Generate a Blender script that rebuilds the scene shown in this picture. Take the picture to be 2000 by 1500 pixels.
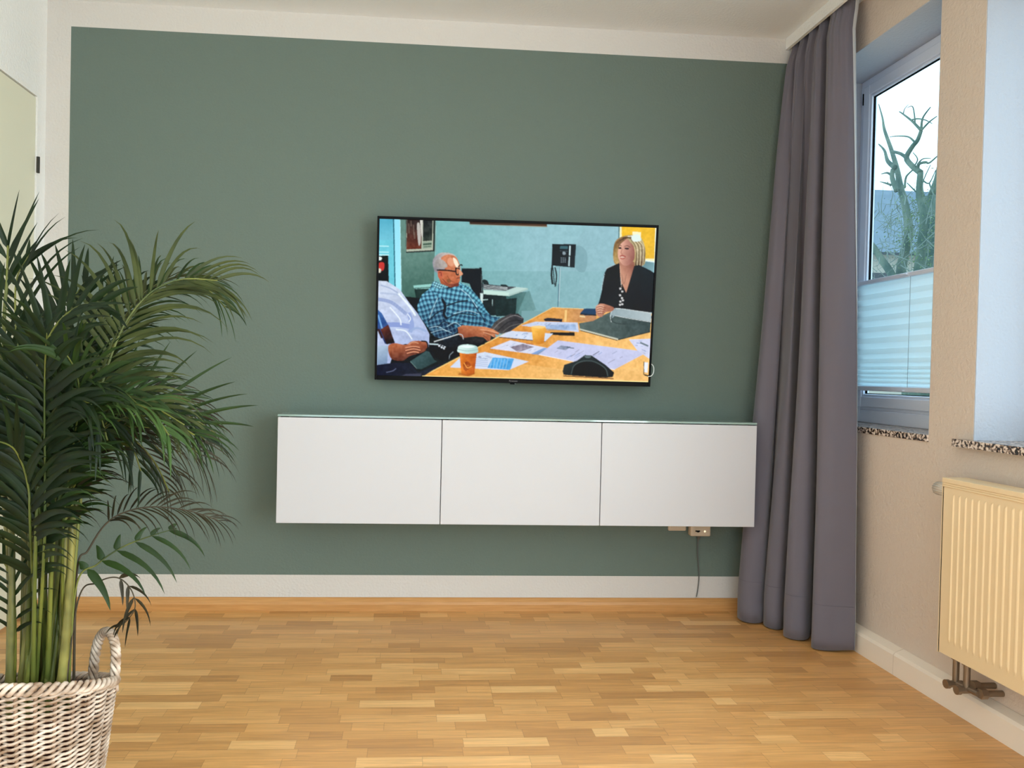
import bpy, bmesh, math, random
import numpy as np
from mathutils import Vector, Matrix
for o in list(bpy.data.objects): bpy.data.objects.remove(o)
sc = bpy.context.scene
col = sc.collection
rnd = random.Random(7)

# ------------------------------------------------------------------ camera
Fv = Vector((0.07008084, 0.9974393, -0.01426568))
Rv = Vector((0.99731251, -0.06975132, 0.02241672))
Uv = Vector((-0.02136427, 0.01579832, 0.99964693))
CAM = Vector((-0.43358424, -3.05792255, 0.94734209))
FPX, PPX, PPY = 1503.0, 900.0, 750.0
cd = bpy.data.cameras.new('camera'); cam = bpy.data.objects.new('camera', cd); col.objects.link(cam)
cam.matrix_world = Matrix(((Rv.x, Uv.x, -Fv.x, CAM.x), (Rv.y, Uv.y, -Fv.y, CAM.y), (Rv.z, Uv.z, -Fv.z, CAM.z), (0, 0, 0, 1)))
cd.sensor_fit = 'HORIZONTAL'; cd.sensor_width = 36.0; cd.lens = FPX/2000*36.0; cd.shift_x = 0.05
cd.clip_start = .02; cd.clip_end = 200
sc.camera = cam

# ------------------------------------------------------------------ light and exposure
vs = sc.view_settings
sc.display_settings.display_device = 'sRGB'
vs.view_transform = 'Standard'; vs.look = 'None'; vs.gamma = 1; vs.use_curve_mapping = False
vs.exposure = 0.0
SKY = 3.3
w = bpy.data.worlds.new('world'); sc.world = w; w.use_nodes = True
wn = w.node_tree; bg = wn.nodes['Background']
bg.inputs[0].default_value = (.58, .80, 1.0, 1); bg.inputs[1].default_value = SKY
sc.cycles.max_bounces = 10; sc.cycles.diffuse_bounces = 6; sc.cycles.transparent_max_bounces = 16

def area(name, loc, rot, sx, sy, energy=0, color=(1, 1, 1), portal=False):
    l = bpy.data.lights.new(name, 'AREA'); l.shape = 'RECTANGLE'; l.size = sx; l.size_y = sy
    l.energy = energy; l.color = color
    if portal: l.cycles.is_portal = True
    o = bpy.data.objects.new(name, l); o.location = loc; o.rotation_euler = rot; col.objects.link(o)
    return o
XL, XR, ZC, YB = -1.83, 1.195, 2.337, -5.2
XO = 1.43                                   # outer face of the right wall
Z0, Z1 = .787, 2.163
WIN = [(-.766, -.03), (-1.98, -.954), (-4.9, -2.4)]  # third opening is unseen, widened to bring in more light from the right
WZ = [.787, .787, .10]
for a, b in WIN[:2]:
    area('window_daylight', (XO+.02, (a+b)/2, (Z0+Z1)/2), (0, math.pi/2, 0), Z1-Z0, b-a, portal=True)
area('added_rear_fill', (-.35, YB-.12, .9), (math.pi/2, 0, 0), 2.2, 1.4, 7, (1.0, .94, .88))  # added fill light at the unseen rear window
area('added_right_fill', (XO-.02, -3.65, 1.14), (0, math.pi/2, 0), 2.0, 2.4, 160, (1.0, .98, .97))  # extra fill light added at the unseen third opening
area('added_ceiling_lamp', (-.25, -2.55, ZC-.12), (0, 0, 0), .5, .5, 5, (1.0, .86, .72))  # unseen ceiling lamp, added for warm light from above

# ------------------------------------------------------------------ helpers
def lin(c):
    return tuple(((x/255)/12.92 if x/255 <= .04045 else ((x/255+.055)/1.055)**2.4) for x in c)
def at(u, v, y):
    d = Fv + Rv*((u-PPX)/FPX) - Uv*((v-PPY)/FPX)
    return CAM + d*((y-CAM.y)/d.y)
def atx(u, v, x):
    d = Fv + Rv*((u-PPX)/FPX) - Uv*((v-PPY)/FPX)
    return CAM + d*((x-CAM.x)/d.x)
def mat(name, c, rough=.5, spec=.5, metal=0, coat=0, srgb=True):
    m = bpy.data.materials.new(name); m.use_nodes = True; p = m.node_tree.nodes['Principled BSDF']
    c = lin(c) if srgb else c
    p.inputs['Base Color'].default_value = (*c, 1); p.inputs['Roughness'].default_value = rough
    p.inputs['Specular IOR Level'].default_value = spec; p.inputs['Metallic'].default_value = metal
    p.inputs['Coat Weight'].default_value = coat
    return m
def N(m, t, **k):
    n = m.node_tree.nodes.new(t)
    for a, b in k.items(): setattr(n, a, b)
    return n
def L(m, a, b): m.node_tree.links.new(a, b)
def P(m): return m.node_tree.nodes['Principled BSDF']
def math_n(m, op, a, b=None, c=None):
    n = N(m, 'ShaderNodeMath', operation=op)
    for i, x in enumerate((a, b, c)):
        if x is None: continue
        if isinstance(x, (int, float)): n.inputs[i].default_value = x
        else: L(m, x, n.inputs[i])
    return n.outputs[0]
def bump(m, scale, strength, dist=.002, detail=3):
    tc = N(m, 'ShaderNodeTexCoord'); no = N(m, 'ShaderNodeTexNoise'); no.inputs['Scale'].default_value = scale
    no.inputs['Detail'].default_value = detail
    b = N(m, 'ShaderNodeBump'); b.inputs['Strength'].default_value = strength; b.inputs['Distance'].default_value = dist
    L(m, tc.outputs['Object'], no.inputs['Vector']); L(m, no.outputs['Fac'], b.inputs['Height']); L(m, b.outputs[0], P(m).inputs['Normal'])
    return m
def vary(m, c1, c2, scale, vec=(1, 1, 1), detail=3, lo=.35, hi=.65):
    tc = N(m, 'ShaderNodeTexCoord'); mp = N(m, 'ShaderNodeMapping'); mp.inputs['Scale'].default_value = vec
    no = N(m, 'ShaderNodeTexNoise'); no.inputs['Scale'].default_value = scale; no.inputs['Detail'].default_value = detail
    r = N(m, 'ShaderNodeValToRGB'); r.color_ramp.elements[0].position = lo; r.color_ramp.elements[1].position = hi
    r.color_ramp.elements[0].color = (*lin(c1), 1); r.color_ramp.elements[1].color = (*lin(c2), 1)
    L(m, tc.outputs['Object'], mp.inputs[0]); L(m, mp.outputs[0], no.inputs['Vector']); L(m, no.outputs['Fac'], r.inputs[0])
    L(m, r.outputs[0], P(m).inputs['Base Color'])
    return m
class MB:
    def __init__(s): s.v = []; s.f = []
    def add(s, vs_, fs):
        n = len(s.v); s.v += [tuple(v) for v in vs_]; s.f += [tuple(i+n for i in f) for f in fs]; return s
    def box(s, a, b):
        x0, y0, z0 = a; x1, y1, z1 = b
        x0, x1 = min(x0, x1), max(x0, x1); y0, y1 = min(y0, y1), max(y0, y1); z0, z1 = min(z0, z1), max(z0, z1)
        return s.add([(x0, y0, z0), (x1, y0, z0), (x1, y1, z0), (x0, y1, z0), (x0, y0, z1), (x1, y0, z1), (x1, y1, z1), (x0, y1, z1)],
                     [(0, 3, 2, 1), (4, 5, 6, 7), (0, 1, 5, 4), (1, 2, 6, 5), (2, 3, 7, 6), (3, 0, 4, 7)])
    def tube(s, pts, r, n=8, caps=True):
        pts = [Vector(p) for p in pts]; m = len(pts)
        rr = r if isinstance(r, (list, tuple)) else [r]*m
        T = [(pts[min(i+1, m-1)]-pts[max(i-1, 0)]).normalized() for i in range(m)]
        up = Vector((0, 0, 1)) if abs(T[0].z) < .9 else Vector((1, 0, 0))
        A = T[0].cross(up).normalized(); vs_ = []
        for i in range(m):
            A = (A - T[i]*A.dot(T[i])).normalized(); B = T[i].cross(A)
            for k in range(n):
                t = 2*math.pi*k/n; vs_.append(pts[i]+(A*math.cos(t)+B*math.sin(t))*rr[i])
        fs = [(i*n+k, i*n+(k+1) % n, (i+1)*n+(k+1) % n, (i+1)*n+k) for i in range(m-1) for k in range(n)]
        if caps: fs += [tuple(range(n-1, -1, -1)), tuple((m-1)*n+k for k in range(n))]
        return s.add(vs_, fs)
    def ring(s, pts, r, n=6):
        pts = [Vector(p) for p in pts]; m = len(pts); vs_ = []
        for i in range(m):
            T = (pts[(i+1) % m]-pts[i-1]).normalized(); A = T.cross(Vector((0, 0, 1))).normalized(); B = T.cross(A)
            for k in range(n):
                t = 2*math.pi*k/n; vs_.append(pts[i]+(A*math.cos(t)+B*math.sin(t))*r)
        return s.add(vs_, [(i*n+k, i*n+(k+1) % n, ((i+1) % m)*n+(k+1) % n, ((i+1) % m)*n+k) for i in range(m) for k in range(n)])
    def lathe(s, c, prof, n=32, axis='z'):
        vs_ = []
        for r, h in prof:
            for k in range(n):
                t = 2*math.pi*k/n; a, b = r*math.cos(t), r*math.sin(t)
                vs_.append({'z': (c[0]+a, c[1]+b, c[2]+h), 'y': (c[0]+a, c[1]+h, c[2]+b), 'x': (c[0]+h, c[1]+a, c[2]+b)}[axis])
        m = len(prof)
        return s.add(vs_, [(i*n+k, i*n+(k+1) % n, (i+1)*n+(k+1) % n, (i+1)*n+k) for i in range(m-1) for k in range(n)])
    def build(s, name, m, parent=None, smooth=False, bevel=0, origin=None, seg=2):
        me = bpy.data.meshes.new(name)
        o = Vector(origin) if origin is not None else Vector((0, 0, 0))
        me.from_pydata([tuple(Vector(v)-o) for v in s.v], [], s.f); me.update()
        if m: me.materials.append(m)
        ob = bpy.data.objects.new(name, me); col.objects.link(ob); ob.location = o
        if parent is not None:
            ob.parent = parent
            pl = Vector(parent.location); pp = parent.parent
            while pp is not None: pl += Vector(pp.location); pp = pp.parent
            ob.location = o - pl
        if smooth: me.polygons.foreach_set('use_smooth', [True]*len(me.polygons))
        if bevel:
            b = ob.modifiers.new('bevel', 'BEVEL'); b.width = bevel; b.segments = seg; b.limit_method = 'ANGLE'
        bm = bmesh.new(); bm.from_mesh(me); bmesh.ops.recalc_face_normals(bm, faces=bm.faces); bm.to_mesh(me); bm.free()
        return ob
def empty(name, loc, label=None, cat=None, group=None):
    o = bpy.data.objects.new(name, None); o.location = loc; o.empty_display_size = .05; col.objects.link(o)
    return tag(o, label, cat, group)
def tag(o, label=None, cat=None, group=None, kind=None):
    if label: o['label'] = label
    if cat: o['category'] = cat
    if group: o['group'] = group
    if kind: o['kind'] = kind
    return o
def S(o): o['kind'] = 'structure'; return o
def crom(pts, n):
    pts = [Vector(p) for p in pts]; out = []
    for i in range(len(pts)-1):
        p0 = pts[max(i-1, 0)]; p1 = pts[i]; p2 = pts[i+1]; p3 = pts[min(i+2, len(pts)-1)]
        for k in range(n):
            t = k/n
            out.append(.5*((2*p1)+(p2-p0)*t+(2*p0-5*p1+4*p2-p3)*t*t+(3*p1-p0-3*p2+p3)*t**3))
    out.append(pts[-1]); return out

# ------------------------------------------------------------------ materials
WALLC = (240, 240, 238)
m_wall = bump(mat('white_textured_wall', WALLC, .9, .2), 105, .6, .0045, 4)
m_wallr = bump(mat('cream_textured_wall', (216, 201, 187), .9, .2), 105, .6, .0045, 4)
m_reveal = bump(mat('dimmed_blue_reveal', (192, 198, 208), .9, .2), 110, .6, .004, 4)  # plaster tone darkened and blued to settle the recess daylight
m_ceil = bump(mat('ceiling_paint', (234, 236, 238), .95, .1), 110, .4, .004, 4)
m_white = mat('white_lacquer', (203, 203, 207), .38, .4)
m_body = mat('cabinet_carcass', (225, 226, 228), .5, .4)
m_pvc = mat('daylight_tinted_plastic', (234, 241, 255), .3, .5)  # bluish daylight tinted into the white plastic
m_trimw = mat('cream_skirting_paint', (242, 230, 214), .45, .4)
m_black = mat('black_plastic', (5, 5, 7), .5, .12)
m_dark = mat('dark_gap', (12, 12, 12), .9, .1)
m_cloth = mat('grey_curtain_cloth', (106, 102, 112), .72, .25)
P(m_cloth).inputs['Sheen Weight'].default_value = .25
bump(m_cloth, 900, .12, .0008, 2)
m_rad = mat('cream_radiator_enamel', (238, 214, 172), .32, .5)
m_valve = mat('tarnished_nickel', (150, 134, 116), .42, .5, metal=.85)
m_sock = mat('beige_socket_plastic', (206, 190, 168), .45, .5)
m_glasstop = mat('green_glass_top', (148, 172, 166), .06, .7, coat=.3)
m_door = mat('cream_door_paint', (228, 226, 204), .5, .4)

# glass pane: thin, clear
m_glass = bpy.data.materials.new('window_glass'); m_glass.use_nodes = True; nt = m_glass.node_tree; nt.nodes.clear()
go = nt.nodes.new('ShaderNodeOutputMaterial'); tr = nt.nodes.new('ShaderNodeBsdfTransparent'); gl = nt.nodes.new('ShaderNodeBsdfGlossy'); mx = nt.nodes.new('ShaderNodeMixShader')
gl.inputs['Roughness'].default_value = .02; tr.inputs[0].default_value = (.93, .97, .96, 1); mx.inputs[0].default_value = .05
nt.links.new(tr.outputs[0], mx.inputs[1]); nt.links.new(gl.outputs[0], mx.inputs[2]); nt.links.new(mx.outputs[0], go.inputs[0])

# painted back wall: green field inside a white border (paint on the wall)
m_back = mat('green_painted_wall', (100, 122, 110), .88, .2)
tc = N(m_back, 'ShaderNodeTexCoord'); sx = N(m_back, 'ShaderNodeSeparateXYZ'); L(m_back, tc.outputs['Object'], sx.inputs[0])
e1 = math_n(m_back, 'GREATER_THAN', sx.outputs[0], -1.741); e2 = math_n(m_back, 'GREATER_THAN', sx.outputs[2], .138); e3 = math_n(m_back, 'LESS_THAN', sx.outputs[2], 2.238)
msk = math_n(m_back, 'MULTIPLY', math_n(m_back, 'MULTIPLY', e1, e2), e3)
mxc = N(m_back, 'ShaderNodeMix', data_type='RGBA'); L(m_back, msk, mxc.inputs[0])
mxc.inputs[6].default_value = (*lin((208, 204, 199)), 1); mxc.inputs[7].default_value = (*lin((104, 118, 110)), 1)
L(m_back, mxc.outputs[2], P(m_back).inputs['Base Color'])
bump(m_back, 105, .6, .0045, 4)

# parquet
m_floor = mat('oak_strip_parquet', (200, 150, 90), .3, .5)
def parquet(m, rowh=.047):
    tc = N(m, 'ShaderNodeTexCoord'); s = N(m, 'ShaderNodeSeparateXYZ'); L(m, tc.outputs['Object'], s.inputs[0])
    X, Y = s.outputs[0], s.outputs[1]
    ry = math_n(m, 'DIVIDE', Y, rowh); row = math_n(m, 'FLOOR', ry); fy = math_n(m, 'FRACT', ry)
    wn1 = N(m, 'ShaderNodeTexWhiteNoise', noise_dimensions='1D'); L(m, row, wn1.inputs['W'])
    wn2 = N(m, 'ShaderNodeTexWhiteNoise', noise_dimensions='1D'); L(m, math_n(m, 'ADD', row, 57.3), wn2.inputs['W'])
    ln_ = math_n(m, 'MULTIPLY_ADD', wn1.outputs['Value'], .22, .27)
    xx = math_n(m, 'DIVIDE', math_n(m, 'ADD', X, math_n(m, 'MULTIPLY_ADD', wn2.outputs['Value'], 3.0, 20.0)), ln_)
    # uneven strip lengths: shift every second joint
    cell = math_n(m, 'FLOOR', xx); fx = math_n(m, 'FRACT', xx)
    cb = N(m, 'ShaderNodeCombineXYZ'); L(m, cell, cb.inputs[0]); L(m, row, cb.inputs[1])
    wn3 = N(m, 'ShaderNodeTexWhiteNoise', noise_dimensions='2D'); L(m, cb.outputs[0], wn3.inputs['Vector'])
    cut = math_n(m, 'MULTIPLY_ADD', wn3.outputs['Value'], .55, .25)
    half = math_n(m, 'GREATER_THAN', fx, cut)
    cb2 = N(m, 'ShaderNodeCombineXYZ'); L(m, math_n(m, 'MULTIPLY_ADD', cell, 2.0, half), cb2.inputs[0]); L(m, row, cb2.inputs[1])
    doit = N(m, 'ShaderNodeTexWhiteNoise', noise_dimensions='2D'); L(m, cb2.outputs[0], doit.inputs['Vector'])
    ramp = N(m, 'ShaderNodeValToRGB'); el = ramp.color_ramp.elements
    el[0].position = 0; el[0].color = (*lin((195, 142, 83)), 1); el[1].position = 1; el[1].color = (*lin((240, 191, 126)), 1)
    for p_, c in ((.12, (207, 153, 91)), (.5, (219, 164, 99)), (.88, (227, 174, 109))):
        e = el.new(p_); e.color = (*lin(c), 1)
    L(m, doit.outputs['Value'], ramp.inputs[0])
    # grain
    off = N(m, 'ShaderNodeVectorMath', operation='MULTIPLY'); L(m, doit.outputs['Color'], off.inputs[0]); off.inputs[1].default_value = (9, 9, 9)
    ad = N(m, 'ShaderNodeVectorMath', operation='ADD'); L(m, tc.outputs['Object'], ad.inputs[0]); L(m, off.outputs[0], ad.inputs[1])
    mp = N(m, 'ShaderNodeMapping'); mp.inputs['Scale'].default_value = (2.2, 42, 1); L(m, ad.outputs[0], mp.inputs[0])
    g = N(m, 'ShaderNodeTexNoise'); g.inputs['Scale'].default_value = 2.2; g.inputs['Detail'].default_value = 7; g.inputs['Roughness'].default_value = .62; g.inputs['Distortion'].default_value = .8
    L(m, mp.outputs[0], g.inputs['Vector'])
    gm = N(m, 'ShaderNodeMapRange'); gm.inputs[1].default_value = .3; gm.inputs[2].default_value = .7; gm.inputs[3].default_value = .74; gm.inputs[4].default_value = 1.10
    L(m, g.outputs['Fac'], gm.inputs[0])
    # joints
    jy = math_n(m, 'LESS_THAN', math_n(m, 'MINIMUM', fy, math_n(m, 'SUBTRACT', 1.0, fy)), .012)
    dx1 = math_n(m, 'MULTIPLY', math_n(m, 'MINIMUM', fx, math_n(m, 'SUBTRACT', 1.0, fx)), ln_)
    dx2 = math_n(m, 'MULTIPLY', math_n(m, 'ABSOLUTE', math_n(m, 'SUBTRACT', fx, cut)), ln_)
    jx = math_n(m, 'LESS_THAN', math_n(m, 'MINIMUM', dx1, dx2), .0009)
    j3 = math_n(m, 'LESS_THAN', math_n(m, 'FRACT', math_n(m, 'DIVIDE', ry, 3.0)), .008)
    jj = math_n(m, 'MAXIMUM', math_n(m, 'MULTIPLY', math_n(m, 'MAXIMUM', jx, jy), .22), math_n(m, 'MULTIPLY', j3, .35))
    f = math_n(m, 'MULTIPLY', gm.outputs[0], math_n(m, 'SUBTRACT', 1.0, jj))
    vm = N(m, 'ShaderNodeVectorMath', operation='SCALE'); L(m, ramp.outputs[0], vm.inputs[0]); L(m, f, vm.inputs['Scale'])
    L(m, vm.outputs[0], P(m).inputs['Base Color'])
    rr = N(m, 'ShaderNodeMapRange'); rr.inputs[3].default_value = .26; rr.inputs[4].default_value = .40; L(m, g.outputs['Fac'], rr.inputs[0]); L(m, rr.outputs[0], P(m).inputs['Roughness'])
    b = N(m, 'ShaderNodeBump'); b.inputs['Strength'].default_value = .25; b.inputs['Distance'].default_value = .0006; L(m, g.outputs['Fac'], b.inputs['Height']); L(m, b.outputs[0], P(m).inputs['Normal'])
parquet(m_floor)
m_oak = vary(mat('oak_skirting', (190, 140, 80), .4, .4), (186, 134, 78), (200, 148, 90), 3, (3, 60, 60), 5)
# granite
m_gran = mat('speckled_granite', (150, 140, 130), .25, .5)
tc = N(m_gran, 'ShaderNodeTexCoord'); vo = N(m_gran, 'ShaderNodeTexNoise'); vo.inputs['Scale'].default_value = 110; vo.inputs['Detail'].default_value = 2
rp = N(m_gran, 'ShaderNodeValToRGB'); rp.color_ramp.elements[0].position = .42; rp.color_ramp.elements[0].color = (.012, .01, .009, 1); rp.color_ramp.elements[1].position = .58; rp.color_ramp.elements[1].color = (*lin((226, 212, 200)), 1)
e = rp.color_ramp.elements.new(.5); e.color = (*lin((150, 128, 112)), 1)
L(m_gran, tc.outputs['Object'], vo.inputs['Vector']); L(m_gran, vo.outputs['Fac'], rp.inputs[0]); L(m_gran, rp.outputs[0], P(m_gran).inputs['Base Color'])

# ------------------------------------------------------------------ room shell
S(MB().box((XL-.2, YB-.3, -.1), (XO, .2, 0)).build('floor', m_floor))
S(MB().box((XL-.2, YB-.3, ZC), (XO, .2, ZC+.15)).build('ceiling', m_ceil))
S(MB().box((XL-.2, 0, 0), (XO, .2, ZC)).build('wall_back', m_back))
DY0, DY1, DZ = -1.02, -.066, 1.943          # door in the left wall
S(MB().box((XL-.2, DY1, 0), (XL, 0, ZC)).box((XL-.2, DY0, DZ), (XL, DY1, ZC)).box((XL-.2, YB, 0), (XL, DY0, ZC)).build('wall_left', m_wall))
# wall behind the camera with an unseen wide window added for its light
S(MB().box((XL-.2, YB-.3, 0), (-1.55, YB, ZC)).box((.85, YB-.3, 0), (XO, YB, ZC)).box((-1.55, YB-.3, 2.25), (.85, YB, ZC)).box((-1.55, YB-.3, 0), (.85, YB, .12)).build('wall_front', m_wall))
wr = MB(); ys = [YB] + [q for ab in WIN[::-1] for q in ab] + [0]
for i in range(0, len(ys), 2): wr.box((XR, ys[i], 0), (XO, ys[i+1], ZC))
for (a, b), z0 in zip(WIN, WZ): wr.box((XR, a, 0), (XO, b, z0-.022)).box((XR, a, Z1), (XO, b, ZC))
S(wr.build('wall_right', m_wallr))
# thin plaster facing of the window recesses, daylight blue and dimming in its colour
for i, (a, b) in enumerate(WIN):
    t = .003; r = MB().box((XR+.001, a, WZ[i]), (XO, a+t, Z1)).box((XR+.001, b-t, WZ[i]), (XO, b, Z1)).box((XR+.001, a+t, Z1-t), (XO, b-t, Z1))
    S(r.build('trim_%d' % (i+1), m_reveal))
# curtain pelmet under the ceiling
S(MB().box((1.076, -5.0, 2.292), (1.089, -.002, ZC)).build('trim_4', m_wall))
# skirtings
def skirting(name, prof, p0, p1, along, m):
    vs_ = []; n = len(prof)
    for q in (p0, p1):
        for a, z in prof: vs_.append((q, a, z) if along == 'x' else (a, q, z))
    return S(MB().add(vs_, [(i, (i+1) % n, n+(i+1) % n, n+i) for i in range(n)]+[tuple(range(n)), tuple(range(2*n-1, n-1, -1))]).build(name, m))
skirting('baseboard_back', [(0, 0), (-.020, 0), (-.020, .026), (-.016, .036), (-.008, .047), (-.004, .050), (0, .050)], XL, XR, 'x', m_oak)
skirting('baseboard_left', [(XL, 0), (XL+.018, 0), (XL+.018, .03), (XL+.006, .05), (XL, .05)], YB, DY0-.09, 'y', m_oak)
for nm, (ya, yb) in (('baseboard_right', (-.6785, -.0)), ('baseboard_right_near', (-2.39, -.6810))):
    skirting(nm, [(XR, 0), (XR-.036, 0), (XR-.036, .064), (XR-.030, .073), (XR-.004, .083), (XR, .083)], ya, yb, 'y', m_trimw)

# ------------------------------------------------------------------ door in the left wall
dr = empty('door_1', (XL, (DY0+DY1)/2, 0)); S(dr)
MB().box((XL-.05, DY0+.004, .012), (XL-.004, DY1-.004, DZ-.004)).build('door_leaf', m_door, dr, bevel=.002)
MB().box((XL-.12, DY0-.0, 0), (XL-.052, DY0+.02, DZ)).box((XL-.12, DY1-.02, 0), (XL-.052, DY1, DZ)).box((XL-.12, DY0+.02, DZ-.02), (XL-.052, DY1-.02, DZ)).build('door_frame', m_trimw, dr)
hg = MB(); hg.tube([(XL+.004, DY1+.002, 1.66), (XL+.004, DY1+.002, 1.72)], .006, 10); hg.build('hinge', mat('hinge_metal', (60, 58, 52), .4, .5, .6), dr)
hg = MB(); hg.tube([(XL+.004, DY1+.002, .26), (XL+.004, DY1+.002, .32)], .006, 10); hg.build('hinge', bpy.data.materials['hinge_metal'], dr)
h = MB(); h.tube([(XL-.004, DY0+.08, 1.0), (XL+.05, DY0+.08, 1.0), (XL+.052, DY0+.10, 1.0), (XL+.052, DY0+.2, 1.0)], .008, 8); h.lathe((XL-.004, DY0+.08, 1.0), [(.0, .006), (.025, .006), (.025, 0)], 20, 'x')
h.build('door_handle', mat('brushed_steel', (150, 150, 150), .3, .5, 1), dr)

# ------------------------------------------------------------------ windows
XF = 1.375                                   # inner face of the window frames
def frame_rect(mb, x0, x1, ya, yb, za, zb, wdt):
    mb.box((x0, ya, za), (x1, ya+wdt, zb)).box((x0, yb-wdt, za), (x1, yb, zb)).box((x0, ya+wdt, za), (x1, yb-wdt, za+wdt)).box((x0, ya+wdt, zb-wdt), (x1, yb-wdt, zb))
for i, (a, b) in enumerate(WIN):
    Z0 = WZ[i]; wroot = empty('window_%d' % (i+1), (XF, (a+b)/2, Z0)); S(wroot)
    a2, b2 = a+.003, b-.003; z1 = Z1-.003
    mb = MB(); frame_rect(mb, XF+.010, XF+.045, a2, b2, Z0, z1, .05); mb.box((XF+.010, a2+.05, Z0+.05), (XF+.045, b2-.05, Z0+.075)); mb.build('window_frame', m_pvc, wroot, bevel=.003)
    mb = MB(); frame_rect(mb, XF, XF+.035, a2+.030, b2-.030, Z0+.062, z1-.03, .042); sash = mb.build('sash', m_pvc, wroot, bevel=.004)
    mb = MB(); frame_rect(mb, XF+.004, XF+.018, a2+.072, b2-.072, Z0+.104, z1-.072, .010); mb.build('glazing_bead', m_pvc, sash, bevel=.003)
    mb = MB(); frame_rect(mb, XF+.012, XF+.020, a2+.082, b2-.082, Z0+.114, z1-.082, .003); mb.build('gasket', m_dark, sash)
    MB().box((XF+.020, a2+.074, Z0+.106), (XF+.023, b2-.074, z1-.074)).build('glass_pane', m_glass, sash)
    hm = MB().box((XF-.003, b2-.034, z1-.10), (XF+.004, b2-.030, z1-.055)); hm.build('dark_sash_mark', m_dark, sash)  # small dark block at the sash edge near the top
    if i == 0: W1 = (a2, b2)
Z0 = WZ[0]
a2, b2 = W1
bw = empty('window_4', (-.35, YB-.15, 0)); S(bw)  # unseen window added behind the camera for frontal light
mb = MB(); mb.box((-1.55, YB-.2, .12), (-1.48, YB-.13, 2.25)).box((.78, YB-.2, .12), (.85, YB-.13, 2.25)).box((-1.48, YB-.2, .12), (.78, YB-.13, .2)).box((-1.48, YB-.2, 2.17), (.78, YB-.13, 2.25)).box((-.4, YB-.2, .2), (-.3, YB-.13, 2.17))
mb.build('window_frame', m_pvc, bw); MB().box((-1.48, YB-.168, .2), (.78, YB-.164, 2.17)).build('glass_pane', m_glass, bw)
# granite sills
def sill(ya, yb, xf, label):
    return tag(MB().box((xf, ya, Z0-.022), (XF+.02, yb, Z0)).build('window_sill', m_gran, bevel=.002, origin=((xf+XF)/2, (ya+yb)/2, Z0-.022)), label, 'window sill', 'granite window sills')
sill(WIN[0][0]+.001, WIN[0][1]-.001, XR-.004, 'speckled granite window sill with blind above it, beside the curtain')
s2 = MB().box((XR-.03, WIN[1][0]-.05, Z0-.022), (XR-.0005, WIN[1][1]+.045, Z0)).box((XR-.0005, WIN[1][0]+.001, Z0-.022), (XF+.02, WIN[1][1]-.001, Z0))
tag(s2.build('window_sill', m_gran, origin=(XR+.05, -1.6, Z0-.022)), 'speckled granite window sill jutting out above the radiator', 'window sill', 'granite window sills')

# pleated blind
yb0, yb1, zb0, zb1 = a2+.055, b2-.050, .918, 1.335
m_blind = mat('white_pleated_blind', (242, 247, 248), .8, .2)
nt = m_blind.node_tree; tl = nt.nodes.new('ShaderNodeBsdfTranslucent'); tl.inputs[0].default_value = (.85, .95, .97, 1); mx = nt.nodes.new('ShaderNodeMixShader'); mx.inputs[0].default_value = .5
out = nt.nodes['Material Output']; nt.links.new(P(m_blind).outputs[0], mx.inputs[1]); nt.links.new(tl.outputs[0], mx.inputs[2]); nt.links.new(mx.outputs[0], out.inputs[0])
bl = empty('pleated_blind', (XF-.012, (yb0+yb1)/2, zb0), 'white pleated blind covering the lower half of the window beside the curtain', 'blind')
zs = []; z = zb0+.012; k = 0
hs = [.0085]*8 + [.011, .013, .016, .018, .020] + [.0215]*30
while z < zb1-.006 and k < len(hs):
    zs.append(z); z += hs[k]; k += 1
zs.append(zb1-.004)
vs_ = []; fs = []
for i, z in enumerate(zs):
    x = XF-.016 + (.008 if i % 2 else -.002)
    vs_ += [(x, yb0+.004, z), (x, yb1-.004, z)]
    if i: fs.append((2*i-2, 2*i-1, 2*i+1, 2*i))
pm = MB().add(vs_, fs).build('pleated_cloth', m_blind, bl)
so = pm.modifiers.new('solid', 'SOLIDIFY'); so.thickness = .0006
MB().box((XF-.026, yb0, zb1-.006), (XF-.002, yb1, zb1+.010)).build('rail', m_pvc, bl, bevel=.003)
MB().box((XF-.026, yb0, zb0-.004), (XF-.002, yb1, zb0+.014)).build('rail', m_pvc, bl, bevel=.003)
for zz in (zb1+.002, zb0+.0):
    MB().box((XF-.034, (yb0+yb1)/2-.018, zz-.002), (XF-.026, (yb0+yb1)/2+.018, zz+.004)).build('grip', m_pvc, bl, bevel=.001)
MB().tube([(XF-.024, (yb0+yb1)/2-.03, zb0+.01), (XF-.024, (yb0+yb1)/2-.03, zb1)], .0008, 5).build('cord', mat('grey_cord', (150, 160, 165), .7), bl)

# ------------------------------------------------------------------ curtain
top = [(1.135, -.012), (1.105, -.018), (1.094, -.032), (1.112, -.050), (1.150, -.056), (1.112, -.070), (1.094, -.092), (1.104, -.110), (1.150, -.116), (1.148, -.132), (1.104, -.150), (1.094, -.168),
       (1.112, -.186), (1.152, -.192), (1.110, -.215), (1.094, -.235), (1.104, -.252), (1.150, -.258), (1.146, -.280), (1.102, -.300), (1.094, -.330), (1.102, -.355), (1.122, -.378), (1.146, -.380)]
bot = [(1.10, -.035), (.985, -.060), (.900, -.100), (.888, -.145), (.915, -.176), (.965, -.170), (1.012, -.100), (1.010, -.105), (.958, -.195), (.962, -.236), (1.000, -.250), (1.072, -.170),
       (1.080, -.178), (1.005, -.280), (.974, -.322), (.990, -.360), (1.04, -.366), (1.112, -.275), (1.108, -.300), (1.030, -.415), (1.018, -.452), (1.055, -.478), (1.105, -.488), (1.143, -.492)]
ct = crom([(*q, 0) for q in top], 9); cb_ = crom([(*q, 0) for q in bot], 9); n = len(ct); rows = 60
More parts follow.
